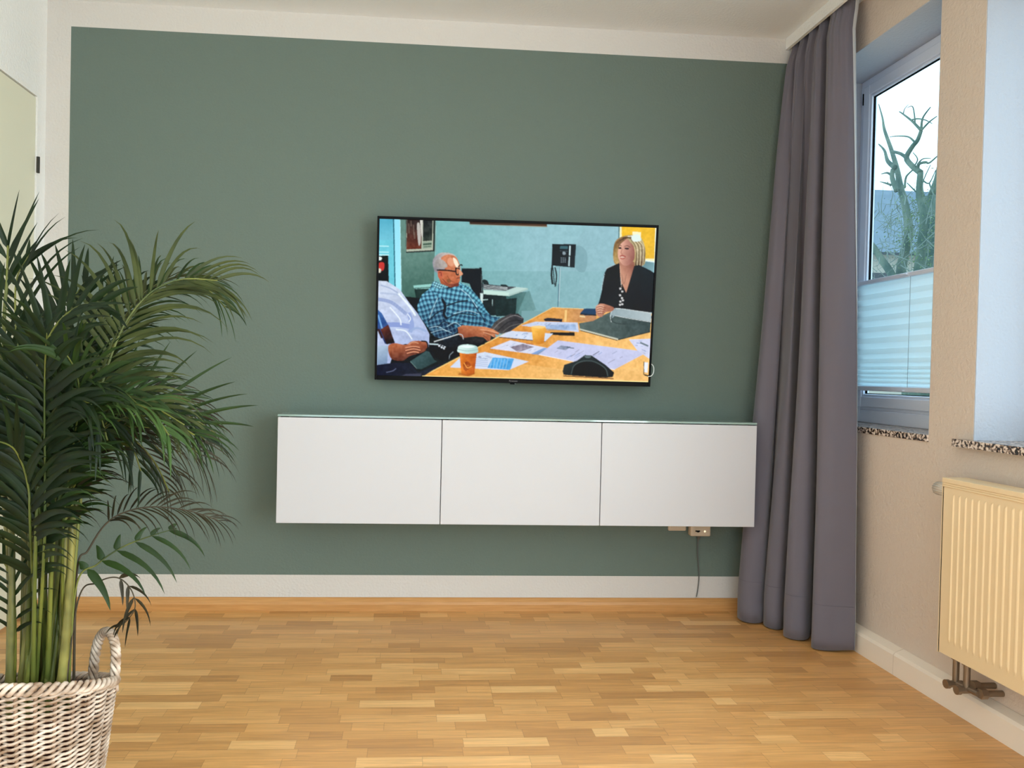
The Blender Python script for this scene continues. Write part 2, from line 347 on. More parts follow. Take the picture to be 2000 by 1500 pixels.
vs_ = []; fs = []
for j in range(rows+1):
    s = j/rows; z = 2.322*(1-s)+.008*s
    e = min(1, max(0, s-.02)*1.07)**.78
    for i in range(n):
        p = ct[i].lerp(cb_[i], e)
        r_ = .004*math.sin(i*.23+s*7)*math.sin(s*math.pi)+.0025*math.sin(i*.9+2*s)*max(0, 1-s*4)
        r_ -= .018*min(1, max(0, (s-.012)/.035))*(1-s)**2
        vs_.append((p.x+r_, p.y+max(-.01, r_*.3), z + (.004*math.sin(i*.13) if j == rows else 0)))
for j in range(rows):
    for i in range(n-1): fs.append((j*n+i, j*n+i+1, (j+1)*n+i+1, (j+1)*n+i))
cur = MB().add(vs_, fs).build('curtain', m_cloth, smooth=True, origin=(1.05, -.25, 0))
lv = []; lf = []
for j in range(rows+1):
    s = j/rows; p = Vector(vs_[j*n+n-1]); wd = .013*max(0, 1-s*1.9)+.0006
    lv += [(p.x-.001, p.y-.0022, p.z), (p.x+wd*.8, p.y-.0022-wd*.15, p.z), (p.x+wd, p.y+.006, p.z)]
    if j: lf += [(3*j-3, 3*j-2, 3*j+1, 3*j), (3*j-2, 3*j-1, 3*j+2, 3*j+1)]
lo_ = MB().add(lv, lf).build('lit_edge_strip', mat('lit_edge_cloth', (186, 188, 190), .8), cur, smooth=True); lo_['label'] = 'pale strip along the curtain edge, window light put into its colour'  # window light on the turned cloth edge, put in as a pale strip
tag(cur, 'floor-length grey curtain gathered in folds beside the window', 'curtain')
so = cur.modifiers.new('solid', 'SOLIDIFY'); so.thickness = .0016; so.offset = 0
j = rows-4; hem = MB()
hem.tube([(v[0]-.0012, v[1]-.0012, v[2]) for v in vs_[j*n+20:(j+1)*n-2]], .0007, 4).build('hem_seam', mat('curtain_thread', (100, 96, 106), .8), cur)
ri = MB().box((1.100, -2.4, 2.319), (1.122, -.010, 2.3365)).build('curtain_rail', m_white)
tag(ri, 'white curtain rail under the ceiling behind the pelmet', 'curtain rail')

# ------------------------------------------------------------------ wall cabinets
ZT, ZB_, DF = .7722, .3856, -.22
for i, lab in enumerate(('white wall-hung cabinet at the left end of the row below the television', 'middle white wall-hung cabinet of the three below the television', 'white wall-hung cabinet at the right end of the row next to the curtain')):
    x0 = -.9+.6*i
    cab = empty('wall_cabinet', (x0+.3, -.1, ZB_), lab, 'cabinet', 'white wall-hung cabinets')
    t = .016; c = MB()
    y0 = DF+.02
    c.box((x0+.0005, y0, ZB_+.002), (x0+t, -.0005, ZT-.002)).box((x0+.6-t, y0, ZB_+.002), (x0+.5995, -.0005, ZT-.002)).box((x0+t, y0, ZB_+.002), (x0+.6-t, -.0005, ZB_+t)).box((x0+t, y0, ZT-t), (x0+.6-t, -.0005, ZT-.002)).box((x0+t, -.006, ZB_+t), (x0+.6-t, -.0005, ZT-t))
    c.build('body', m_body, cab)
    MB().box((x0+.0015, DF, ZB_), (x0+.5985, DF+.0185, ZT)).build('door', m_white, cab, bevel=.0012)
gt = MB().box((-.9, DF+.003, ZT+.003), (.9, -.0006, ZT+.0105)).build('glass_top_panel', m_glasstop, bevel=.0008, origin=(0, -.1, ZT))
tag(gt, 'long greenish glass panel lying along the top of the white cabinets', 'glass top')
for q in range(13): MB().box((-.89+q*.1465, DF+.004, ZT+.0002), (-.862+q*.1465, DF+.05, ZT+.003)).build('dark_pad', m_dark, gt)  # row of dark blocks along the gap under the glass

# ------------------------------------------------------------------ sockets and cable below the cabinets
def rbox(x0, x1, z0, z1, y0, y1, name, m, parent, bev=.006):
    return MB().box((x0, y0, z0), (x1, y1, z1)).build(name, m, parent, bevel=bev, seg=3)
so1 = empty('wall_socket', (.68, 0, .37), 'beige socket plate half hidden under the right cabinet, left of the plug adapter', 'socket')
rbox(.637, .712, .326, .395, -.014, -.0005, 'plate', m_sock, so1); rbox(.648, .702, .337, .385, -.016, -.0135, 'cover', m_sock, so1, .001)
so2 = empty('plug_adapter', (.76, 0, .35), 'beige plug adapter with a dark port and a small lit light below the right cabinet', 'plug adapter')
rbox(.722, .805, .309, .392, -.036, -.0005, 'housing', m_sock, so2)
MB().box((.741, -.0375, .3285), (.760, -.0355, .3335)).box((.748, -.038, .326), (.756, -.0355, .3285)).build('port', m_dark, so2)
m_led = mat('indicator_light', (255, 236, 200), .4); P(m_led).inputs['Emission Color'].default_value = (1, .85, .6, 1); P(m_led).inputs['Emission Strength'].default_value = .8
MB().lathe((.780, -.0362, .330), [(.0001, -.002), (.0035, -.0018), (.0042, 0)], 14, 'y').build('indicator', m_led, so2)
cb3 = crom([(.764, -.012, .309), (.763, -.010, .28), (.764, -.007, .23), (.771, -.006, .17), (.773, -.005, .13), (.770, -.005, .09), (.764, -.007, .056)], 8)
tag(MB().tube(cb3, .0022, 8).tube([(.764, -.02, .312), (.764, -.014, .296)], .006, 10).build('power_cable', mat('grey_cable', (92, 94, 92), .5), origin=(.764, -.01, .05)), 'thin grey cable hanging from the plug adapter down to the skirting', 'cable')

# ------------------------------------------------------------------ television
TW, TH = 1.0799, 1.0799*.5675*1.02
Rm = Matrix.Rotation(-.0357, 4, 'Z') @ Matrix.Rotation(.0849, 4, 'X') @ Matrix.Rotation(.0039, 4, 'Y')
tv = empty('television', (-.0187, -.1, 1.2239), 'wide flat television tilted slightly down on the green wall, showing people at a meeting table', 'television')
tv.matrix_world = Matrix.Translation((-.0187, -.1, 1.2239)) @ Rm
def tvp(mb, name, m, bevel=0, parent=tv, **k):
    o = mb.build(name, m, None, bevel=bevel, **k); o.parent = parent; return o
hw, hh = TW/2, TH/2
bz = .0085; bzb = .0175
fr = MB()
fr.box((-hw, -.004, -hh), (-hw+bz, .03, hh)).box((hw-bz, -.004, -hh), (hw, .03, hh)).box((-hw+bz, -.004, hh-bz-.002), (hw-bz, .03, hh)).box((-hw+bz, -.004, -hh), (hw-bz, .03, -hh+bzb))
tvp(fr, 'bezel', m_black, .0015)
bk = MB().box((-hw+.004, .03, -hh+.004), (hw-.004, .036, hh-.004)).box((-hw+.18, .036, -hh+.03), (hw-.18, .062, hh-.16))
tvp(bk, 'back_cover', m_black, .003)
mt = MB().box((-.15, .062, -.12), (-.12, .072, .12)).box((.12, .062, -.12), (.15, .072, .12)).box((-.2, .06, -.07), (.2, .10, .07))
tvp(mt, 'wall_mount', m_black)
sn = MB().box((-.012, -.003, -hh-.005), (.006, .012, -hh+.001)); tvp(sn, 'sensor', m_black, .001)
tvp(MB().lathe((.008, .002, -hh-.002), [(.0001, -.004), (.0018, -.003), (.002, 0)], 10, 'y'), 'status_light', mat('grey_lens', (150, 160, 165), .3))
fc = bpy.data.curves.new('maker_lettering', 'FONT'); fc.body = 'Panasonic'; fc.size = .0085; fc.extrude = .0002; fc.align_x = 'CENTER'; fc.align_y = 'CENTER'
fo = bpy.data.objects.new('maker_lettering', fc); col.objects.link(fo)
dg = bpy.context.evaluated_depsgraph_get(); me = bpy.data.meshes.new_from_object(fo.evaluated_get(dg)); bpy.data.objects.remove(fo)
lo = bpy.data.objects.new('maker_lettering', me); col.objects.link(lo); lo.parent = tv; lo.location = (0, -.0045, -hh+.0085); lo.rotation_euler = (math.pi/2, 0, 0)
me.materials.clear(); me.materials.append(mat('grey_print', (120, 118, 122), .5))

# picture on the screen: a meeting room with people, painted as coloured cells of the screen itself
GW, GH = 560, 318
SS = 2
H_, W_s = GH*SS, GW*SS
def homog(src, dst):
    A = []
    for (x, y), (u, v) in zip(src, dst):
        A.append([x, y, 1, 0, 0, 0, -u*x, -u*y]); A.append([0, 0, 0, x, y, 1, -v*x, -v*y])
    b = np.array([c for d in dst for c in d], float)
    return np.append(np.linalg.solve(np.array(A, float), b), 1).reshape(3, 3)
HM = homog([(0, 0), (1, 0), (1, 1), (0, 1)], [(130, 90), (1879, 146), (1828, 1118), (120, 1077)])
gu, gv = np.meshgrid((np.arange(W_s)+.5)/W_s, (np.arange(H_)+.5)/H_)
den = HM[2, 0]*gu+HM[2, 1]*gv+1
AX = (HM[0, 0]*gu+HM[0, 1]*gv+HM[0, 2])/den; AY = (HM[1, 0]*gu+HM[1, 1]*gv+HM[1, 2])/den
IMG = np.zeros((H_, W_s, 3)); rs_ = np.random.RandomState(3)
def smooth_noise(nx, ny, seed):
    r = np.random.RandomState(seed).rand(ny+2, nx+2)
    x = gu*nx; y = gv*ny; xi = x.astype(int); yi = y.astype(int); fx = x-xi; fy = y-yi; fx = fx*fx*(3-2*fx); fy = fy*fy*(3-2*fy)
    return (r[yi, xi]*(1-fx)+r[yi, xi+1]*fx)*(1-fy)+(r[yi+1, xi]*(1-fx)+r[yi+1, xi+1]*fx)*fy
NZ = smooth_noise(60, 36, 1); NZ2 = smooth_noise(160, 90, 2); NZ3 = smooth_noise(24, 14, 5)
def inside(pts):
    x0 = min(p[0] for p in pts); x1 = max(p[0] for p in pts); y0 = min(p[1] for p in pts); y1 = max(p[1] for p in pts)
    box = (AX >= x0) & (AX <= x1) & (AY >= y0) & (AY <= y1)
    idx = np.nonzero(box); px_, py_ = AX[idx], AY[idx]; ins = np.zeros(len(px_), bool)
    for i in range(len(pts)):
        (xa, ya), (xb, yb) = pts[i-1], pts[i]
        if ya == yb: continue
        c = ((ya > py_) != (yb > py_)) & (px_ < (xb-xa)*(py_-ya)/(yb-ya)+xa); ins ^= c
    return idx[0][ins], idx[1][ins]
def closed(pts, n=6):
    out = []; m = len(pts)
    for i in range(m):
        p0, p1, p2, p3 = [np.array(pts[(i+k-1) % m], float) for k in range(4)]
        for k in range(n):
            t = k/n; out.append(tuple(.5*((2*p1)+(p2-p0)*t+(2*p0-5*p1+4*p2-p3)*t*t+(3*p1-p0-3*p2+p3)*t**3)))
    return out
def fill(pts, c, c2=None, g=None, noise=0, curve=False, tex=None, a=1):
    if curve: pts = closed(pts)
    I = inside(pts)
    if not len(I[0]): return
    x, y = AX[I], AY[I]; base = np.array(c, float)[None, :].repeat(len(x), 0)
    if c2 is not None:
        (xa, ya), (xb, yb) = g; t = np.clip(((x-xa)*(xb-xa)+(y-ya)*(yb-ya))/((xb-xa)**2+(yb-ya)**2), 0, 1)[:, None]
        base = base*(1-t)+np.array(c2, float)*t
    if noise: base += ((NZ2[I]-.5)*noise+(NZ[I]-.5)*noise)[:, None]
    if tex is not None: base = tex(x, y, base, I)
    IMG[I] = IMG[I]*(1-a)+base*a
def line(pts, w_, c, curve=False, a=1):
    pts = [np.array(p, float) for p in pts]
    for p, q in zip(pts[:-1], pts[1:]):
        d = (q-p); l_ = np.hypot(*d)
        if l_ < 1e-6: continue
        nn_ = np.array([-d[1], d[0]])/l_*w_/2; e = d/l_*w_*.3
        fill([tuple(p+nn_-e), tuple(q+nn_+e), tuple(q-nn_+e), tuple(p-nn_-e)], c, a=a)
def arc(pts, w_, c, n=6, a=1):
    P3 = [(p[0], p[1], 0) for p in pts]; line([(q.x, q.y) for q in crom(P3, n)], w_, c, a=a)
# room
fill([(0, 0), (2000, 0), (2000, 1226), (0, 1226)], (128, 168, 172), (150, 190, 200), ((480, 600), (1700, 200)), 8)
fill([(480, 60), (1500, 60), (1000, 700), (480, 640)], (120, 178, 178), (148, 190, 198), ((480, 300), (1100, 200)), 8)
fill([(480, 420), (1560, 420), (1500, 760), (480, 760)], (110, 160, 160), (136, 180, 186), ((480, 600), (1500, 500)), 8, a=.55)
fill([(258, 60), (487, 60), (470, 720), (262, 720)], (104, 140, 130), (60, 98, 88), ((340, 300), (400, 640)), 10)
fill([(0, 60), (222, 60), (240, 620), (0, 620)], (92, 176, 200), (130, 205, 222), ((150, 100), (180, 300)), 6)
fill([(0, 228), (218, 224), (232, 560), (0, 560)], (112, 200, 216), noise=8)
for yy in (262, 300, 318): line([(120, yy), (188, yy+2)], 7, (190, 238, 244))
fill([(0, 330), (186, 322), (192, 520), (0, 520)], (10, 18, 16))
fill([(130, 368), (160, 370), (158, 412), (134, 420), (120, 400)], (196, 60, 54), curve=True); fill([(118, 405), (140, 408), (138, 430), (118, 430)], (220, 214, 196), curve=True)
fill([(112, 330), (144, 334), (140, 352), (112, 350)], (230, 240, 236), curve=True)
fill([(222, 60), (256, 60), (272, 560), (236, 560)], (150, 222, 240), (168, 232, 246), ((230, 100), (260, 500)))
line([(216, 60), (232, 560)], 6, (18, 86, 104)); line([(258, 60), (270, 540)], 3, (196, 240, 246))
# poster frame
fill([(296, 60), (484, 60), (478, 296), (298, 306)], (36, 44, 42)); fill([(300, 60), (470, 60), (468, 288), (300, 298)], (178, 186, 168))
fill([(302, 60), (398, 60), (396, 280), (302, 284)], (50, 30, 26), (112, 56, 36), ((340, 120), (330, 280)), 24)
for x_, y_, h_ in ((314, 120, 60), (345, 130, 60), (328, 105, 30), (350, 175, 40)): line([(x_, y_), (x_+2, y_+h_)], 8, (130, 116, 104), a=.6)
fill([(366, 130), (382, 120), (392, 200), (388, 250), (376, 250)], (188, 184, 178), curve=True); fill([(386, 90), (402, 90), (400, 150), (412, 190), (402, 208), (392, 180)], (206, 206, 198), curve=True)
fill([(404, 60), (466, 60), (462, 228), (404, 232)], (34, 38, 38), (52, 62, 54), ((430, 100), (430, 220)), 30)
fill([(402, 236), (462, 232), (462, 274), (402, 280)], (146, 164, 146)); line([(408, 252), (456, 248)], 10, (60, 86, 70)); line([(410, 268), (454, 264)], 4, (60, 86, 70))
line([(486, 60), (486, 300)], 3, (110, 150, 146)); line([(487, 60), (484, 320)], 2, (180, 214, 210))
# shelf edge at top
fill([(694, 80), (1190, 80), (1188, 138), (700, 122)], (60, 40, 28), (86, 60, 42), ((700, 100), (1180, 130))); line([(700, 124), (1188, 139)], 4, (150, 130, 104))
# desk behind and chair
fill([(350, 520), (468, 500), (468, 640), (372, 640)], (24, 52, 48), noise=10)
fill([(346, 512), (520, 496), (520, 530), (350, 534)], (150, 204, 196)); line([(348, 530), (480, 522)], 5, (60, 90, 84))
fill([(650, 560), (1060, 552), (1000, 700), (820, 700), (700, 680)], (16, 30, 32), (30, 58, 58), ((820, 640), (1040, 620)), 12)
fill([(930, 575), (1080, 545), (1120, 660), (1040, 720), (960, 700)], (76, 120, 118), (110, 150, 150), ((940, 620), (1100, 620)), 10, a=.8)
fill([(860, 600), (1000, 590), (992, 700), (870, 706)], (20, 44, 44), noise=16)
fill([(780, 545), (900, 510), (1070, 528), (960, 572)], (170, 204, 200), (190, 214, 208), ((800, 540), (1060, 530)))
fill([(786, 540), (950, 556), (950, 578), (786, 566)], (196, 224, 214)); line([(950, 574), (1066, 534)], 10, (168, 196, 190))
fill([(784, 500), (900, 512), (996, 520), (930, 544), (790, 536)], (70, 76, 82), noise=20)
for k in range(4): arc([(790, 508+8*k), (860, 516+7*k), (940, 524+4*k)], 3, (196, 206, 206))
fill([(786, 474), (812, 480), (822, 506), (790, 500)], (30, 44, 46), curve=True); fill([(900, 505), (930, 506), (940, 516), (902, 516)], (30, 48, 50), curve=True)
fill([(650, 404), (776, 402), (784, 490), (790, 600), (740, 600), (700, 500), (650, 490)], (12, 16, 24))
line([(655, 402), (778, 402)], 4, (120, 160, 160)); line([(770, 402), (786, 620)], 14, (16, 20, 26)); line([(776, 440), (780, 560)], 3, (120, 140, 140))
fill([(768, 560), (788, 560), (784, 622), (770, 618)], (206, 226, 222)); line([(786, 602), (816, 600)], 6, (176, 204, 200)); line([(846, 600), (846, 640)], 4, (170, 196, 196))
# yellow board
fill([(1648, 130), (1900, 130), (1880, 366), (1830, 352), (1648, 340)], (240, 236, 190)); fill([(1660, 130), (1872, 130), (1866, 340), (1660, 340)], (238, 190, 44), (232, 186, 60), ((1700, 150), (1860, 330)), 14)
fill([(1728, 170), (1782, 172), (1780, 228), (1726, 226)], (246, 240, 196))
fill([(1790, 350), (1864, 366), (1858, 460), (1800, 460)], (104, 142, 150), (140, 178, 186), ((1800, 380), (1860, 440)))
line([(1876, 140), (1866, 440)], 4, (225, 240, 225)); line([(1644, 130), (1640, 260)], 4, (40, 70, 66)); line([(1800, 352), (1868, 360)], 8, (226, 240, 236))
# wall phone
fill([(1222, 248), (1372, 250), (1364, 398), (1218, 384)], (14, 20, 26), (30, 38, 44), ((1230, 260), (1360, 390)))
line([(1264, 262), (1338, 264)], 0, (0, 0, 0)); fill([(1272, 260), (1322, 262), (1320, 280), (1270, 278)], (62, 104, 112)); fill([(1322, 258), (1341, 260), (1336, 388), (1322, 386)], (14, 20, 26))
line([(1334, 262), (1328, 386)], 9, (190, 214, 218)); line([(1328, 324), (1340, 324)], 6, (16, 22, 26))
fill([(1288, 298), (1304, 299), (1306, 314), (1290, 316)], (140, 156, 164), curve=True); line([(1272, 292), (1320, 294)], 3, (90, 104, 112))
for r_ in range(4):
    for c_ in range(3): fill([(1276+12*c_, 334+9*r_), (1283+12*c_, 334+9*r_), (1283+12*c_, 339+9*r_), (1276+12*c_, 339+9*r_)], (130, 146, 154))
arc([(1222, 385), (1218, 440), (1224, 500)], 11, (20, 28, 32)); arc([(1240, 398), (1250, 450), (1242, 515)], 8, (30, 40, 44)); arc([(1228, 400), (1232, 450), (1236, 505)], 5, (16, 24, 28))
line([(1270, 396), (1260, 645)], 4, (50, 98, 120)); line([(1273, 396), (1264, 645)], 2, (200, 220, 224))
fill([(1376, 262), (1440, 300), (1430, 420), (1370, 400)], (112, 150, 158), a=.45, curve=True)
# lower wall and dark floor
fill([(1030, 670), (1190, 672), (1100, 740), (1030, 730)], (124, 164, 168))
fill([(100, 560), (470, 600), (860, 760), (860, 900), (420, 1120), (100, 1120)], (12, 16, 22), (22, 34, 34), ((300, 800), (600, 1000)), 14)
# woman in a dark blazer
sk1, sk2 = (206, 150, 128), (150, 96, 84)
fill([(1606, 300), (1620, 232), (1660, 202), (1720, 190), (1778, 204), (1806, 262), (1810, 330), (1800, 380), (1740, 392), (1640, 392), (1612, 360)], (150, 118, 74), (206, 190, 140), ((1610, 300), (1800, 260)), 34, curve=True)
fill([(1644, 360), (1740, 360), (1742, 440), (1690, 556), (1664, 540), (1650, 440)], (196, 144, 120), (150, 98, 82), ((1670, 440), (1726, 400)), 8)
fill([(1640, 258), (1668, 222), (1716, 226), (1742, 290), (1736, 350), (1700, 382), (1668, 380), (1640, 340), (1634, 300)], (222, 172, 150), (146, 92, 84), ((1650, 300), (1742, 310)), 8, curve=True)
fill([(1700, 214), (1760, 210), (1806, 270), (1806, 350), (1786, 390), (1744, 384), (1752, 320), (1742, 270)], (186, 170, 130), (110, 88, 66), ((1750, 260), (1790, 390)), 40, curve=True)
fill([(1606, 320), (1622, 240), (1664, 206), (1700, 206), (1652, 250), (1636, 300), (1638, 366), (1616, 372)], (176, 146, 92), (120, 88, 56), ((1610, 300), (1650, 240)), 30, curve=True)
for k in range(6): arc([(1712+12*k, 212+4*k), (1746+10*k, 262), (1752+9*k, 330), (1748+9*k, 384)], 3.2, (224, 212, 176) if k % 2 else (96, 76, 56))
arc([(1700, 200), (1728, 196), (1760, 186)], 5, (226, 226, 214)); arc([(1650, 226), (1690, 208), (1732, 212)], 5, (60, 40, 34))
fill([(1724, 196), (1768, 188), (1782, 226), (1732, 230)], (222, 238, 232), curve=True)
arc([(1638, 262), (1648, 256), (1658, 260)], 4, (110, 70, 56)); arc([(1678, 264), (1696, 258), (1712, 268)], 4, (110, 70, 56))
fill([(1640, 270), (1656, 268), (1658, 278), (1642, 278)], (52, 32, 34), curve=True); fill([(1680, 272), (1704, 272), (1702, 282), (1682, 280)], (52, 32, 34), curve=True)
arc([(1664, 278), (1656, 304), (1666, 312)], 4, (172, 112, 96)); arc([(1650, 326), (1664, 320), (1684, 328)], 6, (160, 66, 62)); line([(1654, 331), (1676, 332)], 4, (226, 206, 196)); arc([(1652, 338), (1666, 342), (1680, 336)], 5, (176, 84, 76))
fill([(1548, 440), (1570, 398), (1646, 368), (1652, 460), (1660, 560), (1676, 660), (1600, 672), (1508, 640), (1522, 600), (1536, 540)], (8, 8, 14), (14, 18, 26), ((1560, 420), (1640, 640)), 4)
fill([(1688, 560), (1740, 386), (1770, 380), (1840, 414), (1880, 440), (1880, 680), (1650, 672), (1660, 600)], (6, 8, 18), (14, 26, 34), ((1680, 620), (1800, 420)), 4)
fill([(1646, 520), (1664, 500), (1690, 560), (1676, 640), (1644, 650)], (16, 16, 20))
for x_, y_ in ((1652, 530), (1664, 548), (1650, 572), (1662, 590), (1652, 612), (1668, 604), (1650, 632), (1664, 628)): fill([(x_-6, y_-5), (x_+5, y_-6), (x_+7, y_+3), (x_-4, y_+6)], (206, 206, 206), curve=True)
line([(1552, 436), (1532, 540)], 4, (170, 190, 196)); line([(1562, 404), (1620, 376)], 4, (186, 204, 208)); arc([(1660, 440), (1674, 500), (1690, 440)], 2, (120, 84, 70)); line([(1650, 385), (1660, 520)], 4, (226, 186, 160), a=.7)
# table
TB = [(408, 1082), (890, 830), (1226, 648), (1420, 656), (1900, 690), (1900, 1140), (408, 1140)]
fill(TB, (216, 148, 66), (240, 190, 116), ((1250, 660), (1500, 900)), 18)
fill([(408, 1082), (640, 960), (1000, 1000), (1300, 1040), (1900, 1030), (1900, 1140), (408, 1140)], (232, 170, 84), (238, 190, 120), ((500, 1080), (1300, 1060)), 16, a=.8)
fill([(1226, 648), (1500, 660), (1500, 740), (1100, 738)], (220, 160, 84), (190, 140, 100), ((1230, 700), (1480, 690)), 16)
line([(1310, 668), (1306, 735)], 14, (240, 200, 130)); line([(1226, 650), (1420, 658)], 3, (244, 214, 150)); line([(410, 1082), (890, 832)], 5, (250, 216, 140)); line([(890, 832), (1226, 650)], 4, (244, 204, 130))
line([(408, 1084), (1826, 1116)], 8, (252, 226, 160))
# woman's hands, books, folder
fill([(1400, 684), (1426, 656), (1500, 656), (1500, 694), (1430, 700)], (24, 66, 100)); line([(1400, 690), (1500, 698)], 7, (10, 22, 34)); line([(1398, 704), (1428, 708)], 7, (236, 220, 170))
fill([(1392, 748), (1480, 734), (1560, 690), (1620, 664), (1850, 700), (1840, 800), (1640, 850), (1398, 786)], (92, 108, 104), (64, 80, 80), ((1400, 770), (1760, 700)), 14)
line([(1398, 786), (1636, 848)], 9, (196, 200, 184)); line([(1640, 852), (1840, 802)], 5, (40, 48, 48)); line([(1402, 794), (1634, 856)], 4, (50, 44, 40))
fill([(1590, 690), (1600, 664), (1640, 654), (1848, 680), (1846, 738), (1620, 700), (1596, 720)], (150, 168, 174), (176, 190, 194), ((1600, 680), (1840, 710)), 6)
arc([(1596, 740), (1590, 700), (1606, 664), (1650, 656), (1846, 684)], 4, (206, 216, 216)); arc([(1620, 700), (1700, 716), (1846, 740)], 3, (220, 226, 226)); arc([(1600, 700), (1598, 732), (1640, 750), (1700, 752)], 5, (52, 66, 66))
fill([(1500, 640), (1530, 624), (1570, 632), (1612, 650), (1600, 672), (1560, 680), (1534, 708), (1508, 700), (1498, 670)], (206, 150, 124), (150, 92, 70), ((1510, 650), (1600, 690)), 16, curve=True)
for k in range(4): arc([(1502+3*k, 648+13*k), (1530+2*k, 642+14*k), (1560-4*k, 652+13*k)], 3, (110, 60, 46)); arc([(1504+3*k, 642+13*k), (1526+2*k, 637+14*k), (1548-4*k, 644+13*k)], 3.5, (236, 196, 172))
# phone, papers
fill([(1170, 722), (1196, 714), (1288, 722), (1286, 738), (1180, 736)], (40, 42, 56)); line([(1172, 728), (1284, 738)], 4, (14, 14, 20))
fill([(1212, 806), (1364, 806), (1366, 828), (1212, 822)], (10, 8, 12))
def paper(pts, seed, c=(206, 212, 232), dens=14):
    fill(pts, c, noise=8); rr = random.Random(seed); q = [np.array(p, float) for p in pts]
    for _ in range(dens):
        a_, b_ = rr.uniform(.08, .7), rr.uniform(.12, .88); l_ = rr.uniform(.08, .25)
        def bil(s, t): return (q[0]*(1-s)+q[1]*s)*(1-t)+(q[3]*(1-s)+q[2]*s)*t
        line([tuple(bil(a_, b_)), tuple(bil(min(a_+l_, .94), b_))], rr.choice((2, 3, 4)), rr.choice(((150, 160, 190), (120, 150, 196), (130, 130, 150), (176, 186, 214))), a=.8)
paper([(1026, 764), (1120, 738), (1384, 744), (1392, 804)], 1, (196, 208, 232), 22)
fill([(1180, 760), (1370, 754), (1376, 790), (1190, 794)], (130, 164, 208), noise=30, a=.5)
paper([(890, 834), (950, 796), (1230, 814), (1180, 862)], 2, (208, 218, 236)); line([(890, 838), (1180, 864)], 4, (60, 60, 70))
paper([(830, 908), (960, 856), (1200, 906), (1110, 944)], 3, (214, 218, 236), 10); fill([(960, 900), (1040, 878), (1110, 898), (1010, 932)], (120, 106, 120), noise=60, a=.7); fill([(1090, 942), (1170, 904), (1220, 906), (1140, 948)], (110, 150, 206), a=.8)
paper([(1140, 944), (1260, 856), (1826, 928), (1618, 1038)], 4, (196, 200, 230), 18); line([(1140, 946), (1616, 1040)], 4, (240, 240, 246))
fill([(1250, 908), (1280, 888), (1340, 896), (1310, 918)], (110, 124, 144), noise=50, a=.7); line([(1480, 950), (1520, 925)], 4, (90, 96, 120)); line([(1320, 900), (1360, 906)], 5, (80, 96, 110))
paper([(1706, 850), (1850, 844), (1836, 972), (1760, 920)], 5, (206, 210, 234), 8); line([(1780, 870), (1826, 890)], 10, (110, 126, 136))
paper([(582, 1026), (650, 960), (800, 930), (1080, 990)], 6, (206, 218, 236), 8); fill([(582, 1028), (660, 980), (1080, 988), (950, 1044)], (208, 218, 238))
fill([(816, 1030), (850, 964), (984, 972), (960, 1042)], (86, 166, 224), noise=24); 
for k in range(6): line([(846+20*k, 972), (832+20*k, 1034)], 4, (150, 200, 236))
for k in range(5): line([(740, 968+12*k), (818, 972+12*k)], 3, (150, 170, 206))
# speaker phone
fill([(1290, 1050), (1300, 1010), (1380, 984), (1430, 948), (1470, 950), (1560, 1010), (1614, 1058), (1606, 1086), (1560, 1090), (1330, 1076), (1296, 1072)], (40, 52, 54), (20, 26, 30), ((1400, 960), (1450, 1080)), 8)
fill([(1345, 1070), (1360, 1020), (1410, 994), (1480, 994), (1550, 1030), (1566, 1080), (1460, 1078)], (10, 12, 16), curve=True); arc([(1344, 1068), (1362, 1016), (1412, 988), (1484, 988), (1556, 1030), (1574, 1078)], 6, (76, 90, 90)); fill([(1428, 952), (1468, 952), (1460, 966), (1436, 966)], (96, 112, 116), curve=True)
line([(1296, 1080), (1608, 1096)], 6, (120, 78, 40))
fill([(1802, 992), (1828, 994), (1824, 1060), (1800, 1054)], (232, 236, 240)); line([(1802, 990), (1800, 1070)], 4, (60, 50, 44)); line([(1806, 1072), (1828, 1078)], 8, (20, 18, 20))
# man in a checked shirt
def plaid(ang, dx, dy):
    ca, sa = math.cos(ang), math.sin(ang)
    def f_(x, y, b, I):
        bx = x+18*NZ3[I]; by = y+22*NZ3[I]
        u_ = (bx*ca+by*sa)/dx; v_ = (-bx*sa+by*ca)/dy
        lu = (np.abs((u_ % 1)-.5) < .20)[:, None]; lv = (np.abs((v_ % 1)-.5) < .20)[:, None]
        o_ = b.copy(); o_ = np.where(lu, o_*.55+np.array([10, 30, 60])*.45, o_); o_ = np.where(lv, o_*.55+np.array([8, 26, 52])*.45, o_)
        o_ = np.where((np.abs((u_ % 1)-.02) < .10)[:, None] | (np.abs((v_ % 1)-.02) < .10)[:, None], o_*.6+np.array([190, 226, 232])*.4, o_)
        return o_
    return f_
fill([(830, 760), (900, 716), (960, 690), (1010, 688), (1044, 720), (1042, 744), (960, 800), (905, 816), (830, 800)], (84, 80, 78), (52, 52, 58), ((860, 740), (1000, 780)), 20)
arc([(850, 790), (900, 740), (980, 700), (1036, 716)], 5, (130, 126, 126)); arc([(880, 800), (950, 740), (1040, 730)], 5, (36, 34, 38)); arc([(912, 806), (960, 768), (1040, 748)], 4, (112, 108, 104))
SH = [(372, 640), (400, 570), (450, 530), (470, 486), (560, 520), (640, 492), (700, 520), (760, 590), (800, 660), (840, 706), (896, 712), (860, 745), (836, 780), (740, 776), (640, 784), (560, 860), (480, 830), (420, 750), (376, 690)]
fill(SH, (110, 190, 214), (60, 124, 154), ((560, 500), (600, 820)), 14, tex=plaid(.18, 27, 30))
fill([(372, 640), (400, 570), (450, 535), (530, 590), (560, 660), (540, 720), (600, 760), (640, 790), (560, 862), (480, 832), (420, 750), (376, 690)], (100, 176, 204), (30, 66, 96), ((420, 600), (560, 820)), 16, tex=plaid(-.25, 24, 27))
